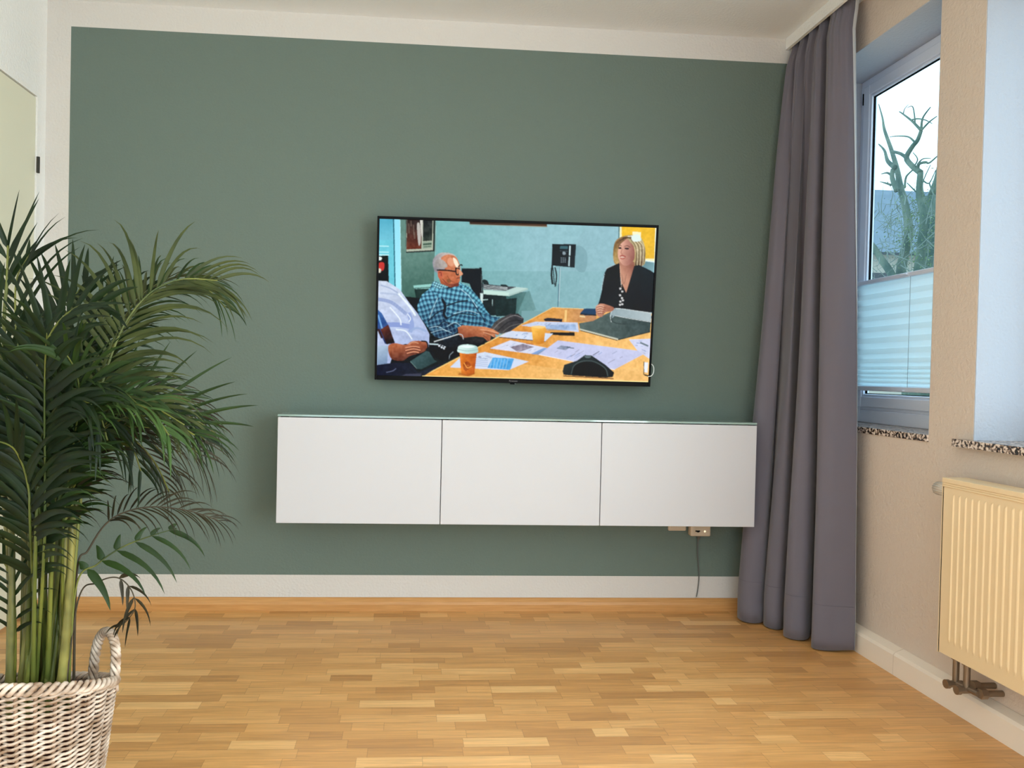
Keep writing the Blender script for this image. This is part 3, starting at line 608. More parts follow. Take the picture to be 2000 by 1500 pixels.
fill([(640, 500), (700, 520), (770, 600), (820, 690), (780, 690), (740, 620), (700, 570)], (120, 206, 222), (90, 176, 200), ((680, 520), (800, 680)), 14, tex=plaid(.7, 22, 24), a=.85)
for q, w_ in ((((530, 600), (548, 640), (540, 690), (556, 720)), 16), (((556, 640), (620, 618), (690, 606)), 8), (((440, 740), (490, 690), (545, 660)), 7), (((556, 720), (640, 690), (740, 700)), 7), (((580, 760), (680, 740), (780, 760)), 4), (((720, 620), (770, 690), (800, 740)), 5), (((500, 780), (540, 740), (600, 770)), 6), (((520, 560), (480, 640), (440, 700)), 0)):
    if w_: arc(q, w_, (12, 22, 36), a=.85)
for q in (((450, 780), (500, 770), (560, 800)), ((460, 810), (530, 790), (590, 810)), ((560, 770), (610, 745), (650, 770)), ((500, 590), (470, 660), (450, 720)), ((640, 530), (700, 580), (750, 650)), ((600, 690), (690, 670), (760, 690))): arc(q, 4, (196, 226, 234), a=.8)
fill([(466, 490), (486, 484), (560, 522), (540, 530), (480, 530)], (150, 216, 226), tex=plaid(.4, 16, 16)); fill([(550, 528), (620, 500), (642, 506), (580, 530)], (16, 18, 26))
# head
fill([(500, 440), (640, 470), (630, 516), (580, 524), (520, 500)], (178, 98, 62), (120, 60, 44), ((520, 460), (620, 520)), 16)
fill([(468, 380), (474, 340), (510, 308), (560, 304), (606, 320), (634, 370), (640, 420), (560, 440), (490, 430)], (150, 148, 156), (196, 186, 180), ((470, 380), (560, 330)), 22, curve=True)
fill([(520, 340), (560, 316), (612, 330), (636, 376), (640, 410), (652, 440), (640, 456), (640, 480), (620, 496), (560, 500), (516, 470), (500, 430), (540, 410), (546, 380)], (206, 134, 98), (186, 104, 68), ((600, 340), (540, 490)), 22, curve=True)
fill([(596, 336), (618, 350), (634, 390), (618, 396), (602, 370)], (250, 228, 204), curve=True)
fill([(566, 340), (590, 340), (600, 380), (580, 390), (560, 370)], (226, 164, 132), curve=True, a=.8)
fill([(500, 424), (524, 420), (534, 440), (524, 466), (504, 462)], (196, 104, 76), curve=True); arc([(506, 432), (520, 430), (522, 450)], 4, (120, 50, 40))
fill([(476, 390), (500, 400), (548, 400), (560, 382), (530, 350), (490, 350)], (150, 146, 146), (176, 166, 158), ((480, 380), (550, 370)), 20, curve=True)
arc([(496, 414), (560, 416), (616, 424)], 9, (42, 24, 22)); arc([(612, 400), (618, 440), (632, 440), (634, 404), (614, 404)], 7, (28, 22, 24)); arc([(630, 392), (646, 380), (654, 386)], 7, (26, 24, 28))
fill([(634, 410), (658, 436), (646, 450), (634, 444)], (222, 160, 126), curve=True); arc([(624, 468), (642, 462)], 4, (96, 44, 38)) if False else line([(620, 466), (642, 462)], 5, (110, 52, 44)); arc([(560, 450), (580, 480), (610, 492)], 4, (150, 78, 52)); arc([(530, 470), (560, 500), (600, 508)], 6, (140, 70, 50))
fill([(556, 474), (576, 470), (584, 488), (566, 494)], (122, 82, 48), curve=True, a=.7)
# forearm and hand
fill([(628, 776), (660, 762), (740, 768), (800, 772), (850, 786), (892, 812), (884, 824), (862, 818), (872, 838), (856, 838), (836, 828), (834, 862), (816, 862), (790, 838), (740, 832), (660, 842), (634, 822)], (206, 134, 92), (150, 84, 56), ((760, 770), (740, 840)), 18)
for q in (((800, 800), (846, 812), (884, 818)), ((796, 812), (836, 826), (862, 836)), ((786, 826), (812, 842), (824, 860))): arc(q, 3, (112, 58, 40))
for q in (((770, 790), (830, 796), (880, 812)), ((790, 808), (830, 820), (856, 834))): arc(q, 3, (236, 186, 150))
# lap, tablet, leather chair
fill([(670, 842), (800, 850), (800, 880), (740, 900), (620, 960), (560, 990), (450, 960), (450, 890), (560, 850)], (10, 12, 18), noise=10)
for x_, y_ in ((520, 880), (534, 888), (548, 896), (528, 902), (542, 908), (512, 892)): fill([(x_-5, y_-5), (x_+5, y_-5), (x_+5, y_+5), (x_-5, y_+5)], (206, 214, 220), curve=True)
line([(452, 880), (506, 884)], 8, (200, 220, 224)); line([(480, 866), (634, 818)], 6, (220, 226, 226)); fill([(490, 872), (632, 826), (664, 850), (660, 900), (560, 900)], (14, 22, 32), noise=24); arc([(634, 818), (656, 824), (664, 850)], 5, (190, 200, 204)); arc([(600, 930), (580, 950), (575, 975)], 4, (150, 164, 170))
fill([(680, 860), (740, 846), (800, 852), (780, 872), (720, 880)], (38, 36, 40), noise=20)
# white shirt at the left edge
fill([(100, 480), (180, 486), (260, 536), (320, 620), (376, 690), (420, 760), (450, 820), (446, 900), (400, 900), (300, 880), (240, 900), (200, 1010), (100, 1010)], (204, 214, 232), (170, 184, 220), ((160, 520), (380, 860)), 16)
for q, w_, c_ in ((((130, 600), (210, 620), (300, 690)), 22, (150, 166, 206)), (((140, 560), (240, 570), (300, 600)), 12, (176, 190, 216)), (((180, 760), (250, 760), (320, 770)), 30, (140, 158, 210)), (((320, 690), (340, 760), (330, 800)), 26, (150, 168, 214)), (((330, 800), (370, 780), (430, 800)), 14, (156, 176, 214)), (((200, 650), (260, 720), (270, 760)), 8, (236, 244, 250)), (((250, 560), (320, 640), (360, 700)), 12, (236, 246, 250)), (((340, 850), (300, 800), (240, 790)), 8, (232, 242, 246)), (((310, 690), (330, 720), (320, 740)), 6, (236, 244, 250)), (((140, 510), (200, 530), (250, 560)), 8, (160, 176, 206))): arc(q, w_, c_, a=.8)
fill([(100, 640), (150, 690), (200, 780), (232, 880), (170, 880), (130, 800), (100, 760)], (60, 104, 168), (40, 60, 110), ((120, 680), (200, 860)), 20)
fill([(140, 790), (190, 760), (232, 872), (180, 884)], (96, 44, 30), (30, 20, 24), ((150, 790), (210, 880)), 20); line([(126, 700), (150, 780)], 10, (120, 170, 220)); line([(128, 790), (150, 840)], 14, (60, 30, 30))
fill([(100, 890), (192, 894), (184, 1010), (100, 1014)], (176, 196, 216), (120, 144, 176), ((120, 900), (180, 1010)), 8)
fill([(190, 898), (230, 876), (300, 886), (340, 864), (400, 862), (440, 880), (430, 916), (400, 936), (330, 956), (280, 986), (210, 972)], (178, 104, 70), (104, 56, 42), ((240, 890), (260, 980)), 22, curve=True)
for q in (((300, 905), (350, 896), (388, 902)), ((300, 922), (350, 912), (392, 920)), ((310, 940), (350, 930), (382, 934))): arc(q, 7, (216, 150, 118)); arc([(a_, b_+7) for a_, b_ in q], 3, (84, 40, 32))
arc([(400, 862), (432, 868), (440, 900), (430, 916)], 8, (20, 20, 26)); arc([(320, 882), (350, 868), (380, 876)], 7, (206, 150, 120))
fill([(330, 990), (430, 925), (450, 930), (480, 980), (500, 990), (400, 1040), (370, 1036)], (64, 92, 94), (46, 70, 72), ((380, 960), (440, 1020)), 10); line([(332, 992), (372, 1036)], 4, (110, 136, 134))
fill([(220, 1000), (330, 1000), (380, 1060), (560, 990), (420, 1080), (100, 1090), (100, 1016)], (16, 22, 48), (30, 36, 50), ((150, 1040), (420, 1060)), 14)
arc([(180, 1060), (220, 1050), (240, 1036)], 4, (120, 130, 160)); fill([(300, 1070), (400, 1066), (400, 1090), (260, 1090)], (84, 86, 106), a=.7)
# paper cups
fill([(640, 930), (750, 930), (734, 1070), (690, 1082), (652, 1070)], (222, 130, 44), (184, 90, 26), ((650, 1000), (744, 1000)), 22)
fill([(632, 1074), (700, 1084), (734, 1070), (740, 1060), (690, 1074), (640, 1060)], (170, 96, 36), a=.7)
fill([(664, 1010), (690, 990), (710, 1010), (700, 1040), (672, 1046)], (150, 70, 24), noise=50, curve=True, a=.7); arc([(670, 1000), (690, 1030), (716, 1020)], 5, (240, 170, 90)); arc([(680, 960), (684, 990)], 4, (196, 116, 50)) if False else None
fill([(628, 912), (640, 890), (690, 882), (744, 892), (756, 914), (752, 934), (690, 942), (632, 932)], (214, 238, 232), (170, 204, 200), ((640, 900), (750, 930)), curve=True); arc([(632, 914), (690, 924), (754, 914)], 4, (150, 184, 180)); fill([(646, 896), (690, 888), (738, 898), (690, 906)], (230, 246, 242), curve=True)
fill([(1092, 772), (1182, 774), (1172, 874), (1140, 882), (1104, 876)], (240, 184, 84), (206, 132, 40), ((1130, 790), (1180, 850)), 12); fill([(1092, 770), (1140, 764), (1184, 772), (1140, 782)], (244, 206, 130), curve=True)
line([(1060, 876), (1104, 882)], 6, (190, 120, 60))
IMG = np.clip(IMG, 0, 255)
IMG = (IMG-128)*1.10+126
cells = np.clip(IMG.reshape(GH, SS, GW, SS, 3).mean((1, 3)), 0, 255)/255
linc = np.where(cells <= .04045, cells/12.92, ((cells+.055)/1.055)**2.4)
sw0, sw1, sh0, sh1 = -hw+bz, hw-bz, -hh+bzb, hh-bz-.002
gx = np.linspace(sw0, sw1, GW+1); gz = np.linspace(sh1, sh0, GH+1)
XX, ZZ = np.meshgrid(gx, gz); V = np.stack([XX.ravel(), np.zeros(XX.size), ZZ.ravel()], 1)
I0 = (np.arange(GH)[:, None]*(GW+1)+np.arange(GW)[None, :]).ravel()
Fc = np.stack([I0, I0+GW+1, I0+GW+2, I0+1], 1)
me = bpy.data.meshes.new('screen'); me.vertices.add(len(V)); me.vertices.foreach_set('co', V.ravel())
me.loops.add(Fc.size); me.loops.foreach_set('vertex_index', Fc.ravel()); me.polygons.add(len(Fc)); me.polygons.foreach_set('loop_start', np.arange(0, Fc.size, 4)); me.polygons.foreach_set('loop_total', np.full(len(Fc), 4)); me.update(calc_edges=True)
# smooth colours: average neighbouring cells onto the grid points
pad_ = np.pad(linc, ((1, 1), (1, 1), (0, 0)), 'edge'); vc = (pad_[:-1, :-1]+pad_[1:, :-1]+pad_[:-1, 1:]+pad_[1:, 1:])/4
ca_ = me.color_attributes.new('picture', 'FLOAT_COLOR', 'POINT'); ca_.data.foreach_set('color', np.concatenate([vc.reshape(-1, 3), np.ones((vc.shape[0]*vc.shape[1], 1))], 1).ravel())
m_scr = mat('lit_screen', (2, 2, 3), .35, .1); at_ = N(m_scr, 'ShaderNodeAttribute', attribute_name='picture')
L(m_scr, at_.outputs['Color'], P(m_scr).inputs['Emission Color']); P(m_scr).inputs['Emission Strength'].default_value = 1.0
me.materials.append(m_scr); scr = bpy.data.objects.new('screen', me); col.objects.link(scr); scr.parent = tv; scr['label'] = 'lit screen showing a meeting at a wooden table'


# white cable loop showing beside the television
p0 = [(.512, -.10, 1.00), (.524, -.10, .997), (.531, -.10, .985), (.530, -.10, .965), (.522, -.10, .953), (.510, -.098, .95)]
tag(MB().tube(crom(p0, 8), .0018, 8).build('antenna_cable', mat('white_cable', (225, 232, 232), .4), origin=(.52, -.1, .97)), 'thin white cable loop peeping out at the right edge of the television', 'cable')

# ------------------------------------------------------------------ radiator
RX = 1.095; RY0, RY1 = -2.15, -.975; RZ0, RZ1 = .185, .682
rd = empty('radiator', (1.14, (RY0+RY1)/2, RZ0), 'cream panel radiator with vertical ribs below the right window', 'radiator')
# front panel with pressed ribs, as one height field
pitch = .0235; ys_ = []; y = RY1-.002
nn = int((RY1-RY0-.004)/(pitch/8))
cols = [RY1-.002-(RY1-RY0-.004)*i/nn for i in range(nn+1)]
zr = [RZ0, RZ0+.012, RZ0+.035, RZ0+.042, RZ0+.05, RZ0+.06, RZ0+.15, RZ1-.15, RZ1-.056, RZ1-.048, RZ1-.042, RZ1-.036, RZ1-.022]
vs_ = []; fs = []
for z in zr:
    win_ = max(0, min(1, (z-RZ0-.038)/.012))*max(0, min(1, (RZ1-.042-z)/.008))
    for y in cols:
        ph = ((RY1-y-.03)/pitch) % 1
        if y > RY1-.025 or y < RY0+.025: d = 0
        else: d = max(0, 1-abs(ph-.5)/.20)
        d = d*d*(3-2*d)
        vs_.append((RX-.0034*d*win_, y, z))
W_ = len(cols)
for j in range(len(zr)-1):
    for i in range(W_-1): fs.append((j*W_+i, j*W_+i+1, (j+1)*W_+i+1, (j+1)*W_+i))
MB().add(vs_, fs).box((RX+.0005, RY0+.002, RZ0), (RX+.012, RY1-.002, RZ1-.022)).build('front_panel', m_rad, rd, smooth=False)
MB().box((RX+.05, RY0+.01, RZ0), (RX+.062, RY1-.01, RZ1-.022)).build('rear_panel', m_rad, rd)
fin = MB()
for i in range(60): yy = RY0+.03+i*(RY1-RY0-.06)/59; fin.box((RX+.013, yy, RZ0+.03), (RX+.049, yy+.001, RZ1-.03))
fin.build('convector_fins', m_rad, rd)
MB().box((RX-.003, RY0, RZ1-.020), (RX+.066, RY1, RZ1-.014)).box((RX-.003, RY0, RZ1-.026), (RX+.000, RY1, RZ1-.020)).box((RX-.0045, RY0, RZ1-.014), (RX+.068, RY1, RZ1)).build('top_grille', m_rad, rd, bevel=.002)
MB().box((RX-.001, RY1+.0005, RZ0-.002), (RX+.066, RY1+.003, RZ1-.014)).build('side_cover', m_rad, rd)
MB().box((RX-.0005, RY1-.0025, RZ0), (RX+.004, RY1-.0005, RZ1-.022)).build('edge_gap', m_dark, rd)
for yy in (RY0+.2, RY1-.2):
    MB().box((RX+.062, yy, RZ0+.05), (XR-.0006, yy+.03, RZ0+.40)).build('wall_bracket', m_rad, rd)
# thermostat head on the end of the radiator
th = MB(); n_ = 18
for i in range(n_):
    t = 2*math.pi*i/n_
    th.tube([(1.137+.019*math.cos(t), RY1+.008, .640+.019*math.sin(t)), (1.137+.0175*math.cos(t), RY1+.080, .640+.0175*math.sin(t))], .0022, 6)
th.lathe((1.137, RY1+.004, .640), [(.0001, 0), (.018, 0), (.018, .075), (.012, .082), (.0001, .083)], 24, 'y')
th.build('thermostat_head', mat('thermostat_plastic', (222, 214, 202), .4), rd, smooth=True)
# valve block
vb = empty('pipe_valve', (1.12, -1.07, .09), 'tarnished metal valve block with two short pipes under the radiator', 'valve')
xv = 1.125
for yy in (-1.008, -1.050):
    MB().tube([(xv, yy, RZ0+.002), (xv, yy, .112)], .0085, 16).tube([(xv, yy, RZ0-.004), (xv, yy, RZ0-.012)], .0125, 6).build('pipe', m_valve, vb)
    MB().tube([(xv-.022, yy, .104), (xv+.02, yy, .104)], .0095, 16).tube([(xv-.030, yy, .104), (xv-.020, yy, .104)], .0125, 12).build('body', m_valve, vb, smooth=False)
MB().tube([(xv+.002, -1.004, .106), (xv+.004, -1.092, .110)], .0088, 14).build('cross_pipe', m_valve, vb)
for yy, z in ((-1.066, .122), (-1.094, .112)):
    MB().tube([(xv+.006, yy, z), (XR-.037, yy, z), (XR-.0008, yy, z)], .0085, 14).tube([(xv+.004, yy, z), (xv+.022, yy, z)], .0145, 6).build('wall_connector', m_valve, vb)

PC = at(75, 1312, -1.40)                     # centre of the basket rim
PCX, PCY = PC.x, -1.40
def leafmat(name, c1, c2, tr_):
    m = vary(mat(name, c1, .5, .22), c1, c2, 14, (1, 1, 1), 2, .3, .7)
    nt = m.node_tree; tl = nt.nodes.new('ShaderNodeBsdfTranslucent'); tl.inputs[0].default_value = (*lin(tr_), 1); mx = nt.nodes.new('ShaderNodeMixShader'); mx.inputs[0].default_value = .16
    nt.links.new(P(m).outputs[0], mx.inputs[1]); nt.links.new(tl.outputs[0], mx.inputs[2]); nt.links.new(mx.outputs[0], nt.nodes['Material Output'].inputs[0]); return m
m_leaf = [leafmat('palm_leaf_dark', (10, 24, 10), (24, 42, 17), (60, 92, 26)), leafmat('palm_leaf_mid', (22, 40, 16), (42, 64, 26), (80, 116, 40)),
          leafmat('palm_leaf_light', (34, 58, 26), (64, 90, 44), (90, 128, 56)), leafmat('palm_leaf_dry', (26, 26, 17), (58, 52, 34), (70, 62, 32)), leafmat('palm_leaf_olive', (38, 48, 22), (70, 78, 38), (96, 108, 44))]
m_stem = vary(mat('palm_stem', (120, 124, 52), .45, .4), (50, 66, 22), (112, 116, 48), 12, (1, 1, .25), 3)
m_cane = vary(mat('palm_cane', (110, 104, 54), .45, .5), (56, 62, 28), (132, 128, 66), 16, (1, 1, .6), 3)
m_drys = mat('dry_stem', (62, 52, 34), .7)
palm = empty('potted_palm', (PCX, PCY, .04), 'tall green areca palm with arching fronds in a pot inside the wicker basket', 'palm')

def leaflet(mb, p0, d, L_, w_, droop, T, rr):
    d = d.normalized(); n = 8; side = (T - d*T.dot(d))
    if side.length < 1e-4: side = Vector((0, 0, 1))
    side.normalize(); nrm = d.cross(side); vs_ = []; fs = []
    prev = p0.copy(); dirc = d.copy()
    for i in range(n+1):
        s = i/n
        ww = w_*(math.sin(math.pi*min(1, s*1.0+.06)**.55)*.98 + .02) if s < .999 else .0004
        ww = w_*max(.02, (min(1, s/.18)**.7)*(1-s)**.62*1.12)
        sd = side; up = nrm*(.22*ww)
        vs_ += [prev+sd*ww*.5+up, prev, prev-sd*ww*.5+up]
        st = L_/n; prev = prev+dirc*st; dirc = (dirc+Vector((0, 0, -1))*droop*(.06+s*.34)).normalized()
    for i in range(n): fs += [(3*i, 3*i+1, 3*i+4, 3*i+3), (3*i+1, 3*i+2, 3*i+5, 3*i+4)]
    mb.add(vs_, fs)

def frond(uvs, y0, y1, nv, L_, droop, w_, cnt, mi, t0=.35, base=None, sides=(1, 1), ang=50, stem_r=.0055, dry=False, seed=0):
    rr = random.Random(seed+len(uvs)*31+int(uvs[-1][0]))
    bu = base if base is not None else rr.uniform(40, 140)
    # petiole starts at the soil in the pot
    b0 = Vector((PCX+(bu-78)/900*.92, PCY+rr.uniform(-.07, .07), .20))
    m_ = len(uvs); pts = [b0]
    for i, q in enumerate(uvs):
        s = (i+1)/m_; y = y0+(y1-y0)*s**1.3 if len(q) < 3 else q[2]
        pts.append(at(q[0], q[1], y))
    c = crom(pts, 10); n = len(c)
    cum = [0]
    for a_, b_ in zip(c[:-1], c[1:]): cum.append(cum[-1]+(b_-a_).length)
    tot = cum[-1]
    def pos(t):
        d = t*tot; k = 0
        while k < n-2 and cum[k+1] < d: k += 1
        f = (d-cum[k])/max(1e-6, cum[k+1]-cum[k]); return c[k].lerp(c[k+1], f), (c[k+1]-c[k]).normalized()
    mb = MB(); mb.tube(c, [stem_r*(1-.82*(cu/tot)**.8)+.0006 for cu in cum], 8)
    st = mb.build('frond', m_drys if dry else m_stem, palm, smooth=True)
    lf = MB(); Nn = Vector(nv).normalized()
    for k in range(cnt):
        f = (k+.5)/cnt; t = t0+(1-t0)*f
        env = (.55+.9*math.sin(math.pi*min(1, .12+f*.80)))*.72
        for si, sg in enumerate((1, -1)):
            if not sides[si]: continue
            if rr.random() < .04: continue
            p, T = pos(min(.995, t+rr.uniform(-.006, .006)))
            Sd = T.cross(Nn)
            if Sd.length < .05: Sd = T.cross(Vector((0, 0, 1)))
            Sd.normalize(); Nt = Sd.cross(T).normalized()
            a_ = math.radians(ang*(1-.55*f)+rr.uniform(-7, 7))
            d = T*math.cos(a_)+Sd*sg*math.sin(a_)+Nt*(.16+rr.uniform(-.10, .12))
            leaflet(lf, p, d, L_*env*rr.uniform(.85, 1.12)*sides[si], w_*(1-.35*f)*rr.uniform(.8, 1.1), droop*rr.uniform(.7, 1.3), T, rr)
    o = lf.build('leaflets', m_leaf[mi], st, smooth=True)
    return st
C_ = (0, -.8, .6)
FR = [
 # uv points,                                                       y0     y1    normal        L    droop  w    n  mat
 dict(uvs=[(160, 950), (190, 790), (212, 710), (240, 640), (275, 590), (312, 560), (360, 545), (425, 548)], y0=-1.4, y1=-1.2, nv=(0, -1, .1), L_=.215, droop=.9, w_=.0145, cnt=32, mi=4, t0=.50, base=130, ang=62, seed=1),
 dict(uvs=[(140, 1000), (165, 860), (200, 720), (250, 610), (300, 560), (350, 540), (410, 545)], y0=-1.4, y1=-1.0, nv=(0, -.5, .9), L_=.16, droop=.55, w_=.013, cnt=26, mi=4, t0=.55, base=120, seed=2),
 dict(uvs=[(130, 1050), (150, 930), (190, 845), (245, 806), (310, 800), (370, 815), (420, 845)], y0=-1.4, y1=-1.25, nv=(0, -1, .15), L_=.20, droop=.22, w_=.014, cnt=16, mi=1, t0=.52, base=110, sides=(.55, 1), ang=60, seed=3),
 dict(uvs=[(130, 1000), (160, 900), (205, 850), (270, 835), (340, 850), (392, 890)], y0=-1.45, y1=-1.35, nv=(0, -.6, .8), L_=.20, droop=1.3, w_=.007, cnt=26, mi=3, t0=.5, base=100, seed=4),
 dict(uvs=[(130, 1040), (150, 930), (190, 850), (250, 815), (320, 818), (380, 850)], y0=-1.4, y1=-1.5, nv=(0, -.6, .8), L_=.17, droop=.8, w_=.012, cnt=24, mi=1, t0=.48, base=95, seed=5),
 dict(uvs=[(150, 1120), (172, 1075), (205, 1025), (245, 1000), (300, 990), (370, 998), (430, 1018)], y0=-1.38, y1=-1.25, nv=(0, -.7, .7), L_=.11, droop=1.2, w_=.006, cnt=20, mi=3, t0=.62, base=135, stem_r=.003, dry=True, seed=6),
 dict(uvs=[(148, 1150), (190, 1102), (240, 1068), (300, 1045), (345, 1032)], y0=-1.40, y1=-1.3, nv=(0, -1, .2), L_=.145, droop=.9, w_=.019, cnt=6, mi=1, t0=.58, base=138, sides=(1, .25), ang=75, stem_r=.003, seed=7),
 dict(uvs=[(152, 1175), (190, 1138), (228, 1128), (255, 1150), (264, 1185), (248, 1212), (228, 1226)], y0=-1.38, y1=-1.36, nv=(0, -1, .2), L_=.07, droop=1.3, w_=.010, cnt=6, mi=3, t0=.70, base=140, stem_r=.0022, dry=True, seed=8),
 dict(uvs=[(22, 1050), (12, 850), (8, 640), (14, 545), (16, 480)], y0=-1.42, y1=-1.4, nv=(0, -1, 0), L_=.165, droop=.05, w_=.019, cnt=5, mi=0, t0=.90, base=48, ang=38, stem_r=.011, seed=9),
 dict(uvs=[(65, 1100), (52, 900), (38, 720), (30, 610), (34, 540), (60, 495)], y0=-1.4, y1=-1.3, nv=(0, -1, 0), L_=.22, droop=.55, w_=.014, cnt=12, mi=0, t0=.72, base=62, sides=(1, .3), ang=50, seed=10),
 dict(uvs=[(95, 1050), (102, 850), (100, 740), (112, 660), (140, 590), (170, 545)], y0=-1.4, y1=-1.25, nv=(0, -1, 0), L_=.17, droop=.25, w_=.024, cnt=13, mi=0, t0=.60, base=85, ang=48, seed=11),
 dict(uvs=[(90, 1050), (100, 860), (130, 730), (180, 650), (240, 590), (300, 570)], y0=-1.35, y1=-1.05, nv=(0, -.9, .4), L_=.18, droop=.5, w_=.020, cnt=18, mi=0, t0=.55, base=92, seed=12),
 dict(uvs=[(45, 1050), (30, 850), (10, 720), (-30, 640), (-80, 600)], y0=-1.4, y1=-1.5, nv=(0, -.8, .6), L_=.20, droop=.5, w_=.018, cnt=16, mi=0, t0=.5, base=52, seed=13),
 dict(uvs=[(85, 1100), (88, 960), (87, 820), (88, 720), (92, 650)], y0=-1.5, y1=-1.62, nv=(0, -1, .1), L_=.17, droop=.45, w_=.021, cnt=15, mi=0, t0=.62, base=74, ang=58, stem_r=.0045, seed=14),
 dict(uvs=[(122, 1060), (132, 950), (146, 850), (155, 790), (150, 730), (128, 690)], y0=-1.5, y1=-1.6, nv=(0, -.9, .4), L_=.17, droop=.7, w_=.016, cnt=16, mi=1, t0=.66, base=112, stem_r=.0045, seed=15),
 dict(uvs=[(95, 1050), (70, 900), (36, 810), (-20, 770), (-80, 780)], y0=-1.45, y1=-1.6, nv=(0, -.7, .7), L_=.19, droop=.8, w_=.016, cnt=20, mi=0, t0=.5, base=66, seed=16),
 dict(uvs=[(105, 1050), (140, 900), (180, 820), (235, 790), (290, 800), (330, 850)], y0=-1.5, y1=-1.58, nv=(0, -.5, .9), L_=.15, droop=.9, w_=.011, cnt=24, mi=2, t0=.5, base=104, seed=17),
 dict(uvs=[(80, 1000), (105, 830), (150, 760), (215, 750), (270, 790)], y0=-1.45, y1=-1.55, nv=(0, -.6, .8), L_=.17, droop=.6, w_=.017, cnt=20, mi=1, t0=.5, base=90, seed=18),
 dict(uvs=[(60, 1060), (50, 930), (20, 860), (-40, 850)], y0=-1.4, y1=-1.3, nv=(0, -.7, .7), L_=.18, droop=.7, w_=.018, cnt=16, mi=0, t0=.5, base=58, seed=19),
 dict(uvs=[(100, 1000), (120, 860), (160, 790), (210, 800), (250, 850), (275, 920)], y0=-1.35, y1=-1.3, nv=(0, -.6, .8), L_=.16, droop=.8, w_=.015, cnt=20, mi=0, t0=.5, base=98, seed=20),
 dict(uvs=[(75, 1050), (80, 900), (100, 800), (60, 740), (0, 740)], y0=-1.4, y1=-1.5, nv=(0, -.8, .5), L_=.17, droop=.5, w_=.018, cnt=18, mi=0, t0=.55, base=76, seed=21),
 dict(uvs=[(70, 1000), (85, 800), (130, 700), (190, 690), (240, 740)], y0=-1.35, y1=-1.2, nv=(0, -.8, .6), L_=.17, droop=.5, w_=.018, cnt=20, mi=0, t0=.52, base=80, seed=22),
 dict(uvs=[(30, 1200), (14, 1110), (-20, 1080)], y0=-1.45, y1=-1.5, nv=(0, -.8, .5), L_=.12, droop=.9, w_=.010, cnt=8, mi=0, t0=.5, base=40, stem_r=.003, seed=23),
 dict(uvs=[(100, 1060), (110, 900), (130, 800), (165, 740), (225, 720), (300, 735)], y0=-1.3, y1=-1.05, nv=(0, -.6, .8), L_=.17, droop=.6, w_=.012, cnt=22, mi=1, t0=.5, base=108, seed=24),
 dict(uvs=[(58, 1060), (50, 880), (60, 760), (100, 650), (150, 600), (205, 590)], y0=-1.45, y1=-1.5, nv=(0, -.9, .3), L_=.16, droop=.4, w_=.020, cnt=16, mi=0, t0=.58, base=70, seed=25),
 dict(uvs=[(110, 1000), (140, 880), (190, 830), (250, 850), (300, 900), (330, 960)], y0=-1.4, y1=-1.2, nv=(0, -.6, .8), L_=.15, droop=1.2, w_=.007, cnt=20, mi=3, t0=.55, base=118, seed=26),
 dict(uvs=[(120, 1000), (150, 880), (200, 800), (270, 780), (340, 800), (400, 860)], y0=-1.42, y1=-1.3, nv=(0, -.5, .9), L_=.17, droop=.9, w_=.012, cnt=24, mi=0, t0=.5, base=116, seed=27),
 dict(uvs=[(125, 1020), (160, 900), (220, 850), (300, 870), (350, 930)], y0=-1.36, y1=-1.15, nv=(0, -.6, .8), L_=.18, droop=1.3, w_=.006, cnt=24, mi=3, t0=.5, base=122, seed=28),
 dict(uvs=[(105, 1000), (130, 880), (170, 800), (220, 770), (290, 790), (360, 830)], y0=-1.5, y1=-1.5, nv=(0, -.8, .5), L_=.15, droop=.8, w_=.013, cnt=22, mi=4, t0=.5, base=106, seed=29),
 dict(uvs=[(80, 1050), (70, 920), (90, 830), (130, 780), (180, 790)], y0=-1.5, y1=-1.6, nv=(0, -.8, .5), L_=.17, droop=.8, w_=.018, cnt=18, mi=0, t0=.5, base=84, seed=30),
 dict(uvs=[(60, 1050), (55, 950), (30, 880), (-10, 860)], y0=-1.5, y1=-1.6, nv=(0, -.8, .5), L_=.17, droop=.8, w_=.018, cnt=16, mi=0, t0=.5, base=60, seed=31),
 dict(uvs=[(150, 900), (185, 760), (225, 670), (280, 590), (330, 560), (380, 545), (440, 600)], y0=-1.35, y1=-1.1, nv=(0, -.9, .5), L_=.15, droop=1.0, w_=.009, cnt=30, mi=1, t0=.55, base=126, seed=32),
 dict(uvs=[(130, 1000), (165, 880), (215, 800), (280, 775), (345, 790), (410, 830)], y0=-1.4, y1=-1.15, nv=(0, -.9, .4), L_=.15, droop=.9, w_=.009, cnt=28, mi=3, t0=.5, base=114, seed=33),
 dict(uvs=[(70, 1050), (80, 900), (110, 800), (150, 760), (190, 800), (210, 860)], y0=-1.52, y1=-1.55, nv=(0, -.8, .5), L_=.17, droop=.9, w_=.014, cnt=22, mi=0, t0=.5, base=82, seed=34),
]
for kw in FR: frond(**kw)
# thick canes
for i, (bu, tu, tv_, r_) in enumerate(((135, 140, 1010, .0098), (45, 20, 960, .008), (62, 42, 900, .009), (90, 96, 880, .009), (112, 128, 930, .007), (75, 70, 850, .008), (100, 116, 960, .006), (55, 66, 980, .007), (124, 152, 900, .006), (38, 4, 930, .007))):
    rr = random.Random(i+90); y = PCY+rr.uniform(-.07, .05); b0 = Vector((PCX+(bu-78)/900*.9, y, .20)); t_ = at(tu, tv_, y+rr.uniform(-.04, .04)); pts = []; rads = []; nn_ = 26
    for k in range(nn_+1):
        s = k/nn_; q = b0.lerp(t_, s)+Vector((math.sin(s*3)*.006, 0, 0)); pts.append(q); rads.append(r_*(1-.35*s)*(1.13 if k % 6 == 0 else 1))
    MB().tube(pts, rads, 12).build('cane', m_cane, palm, smooth=True)
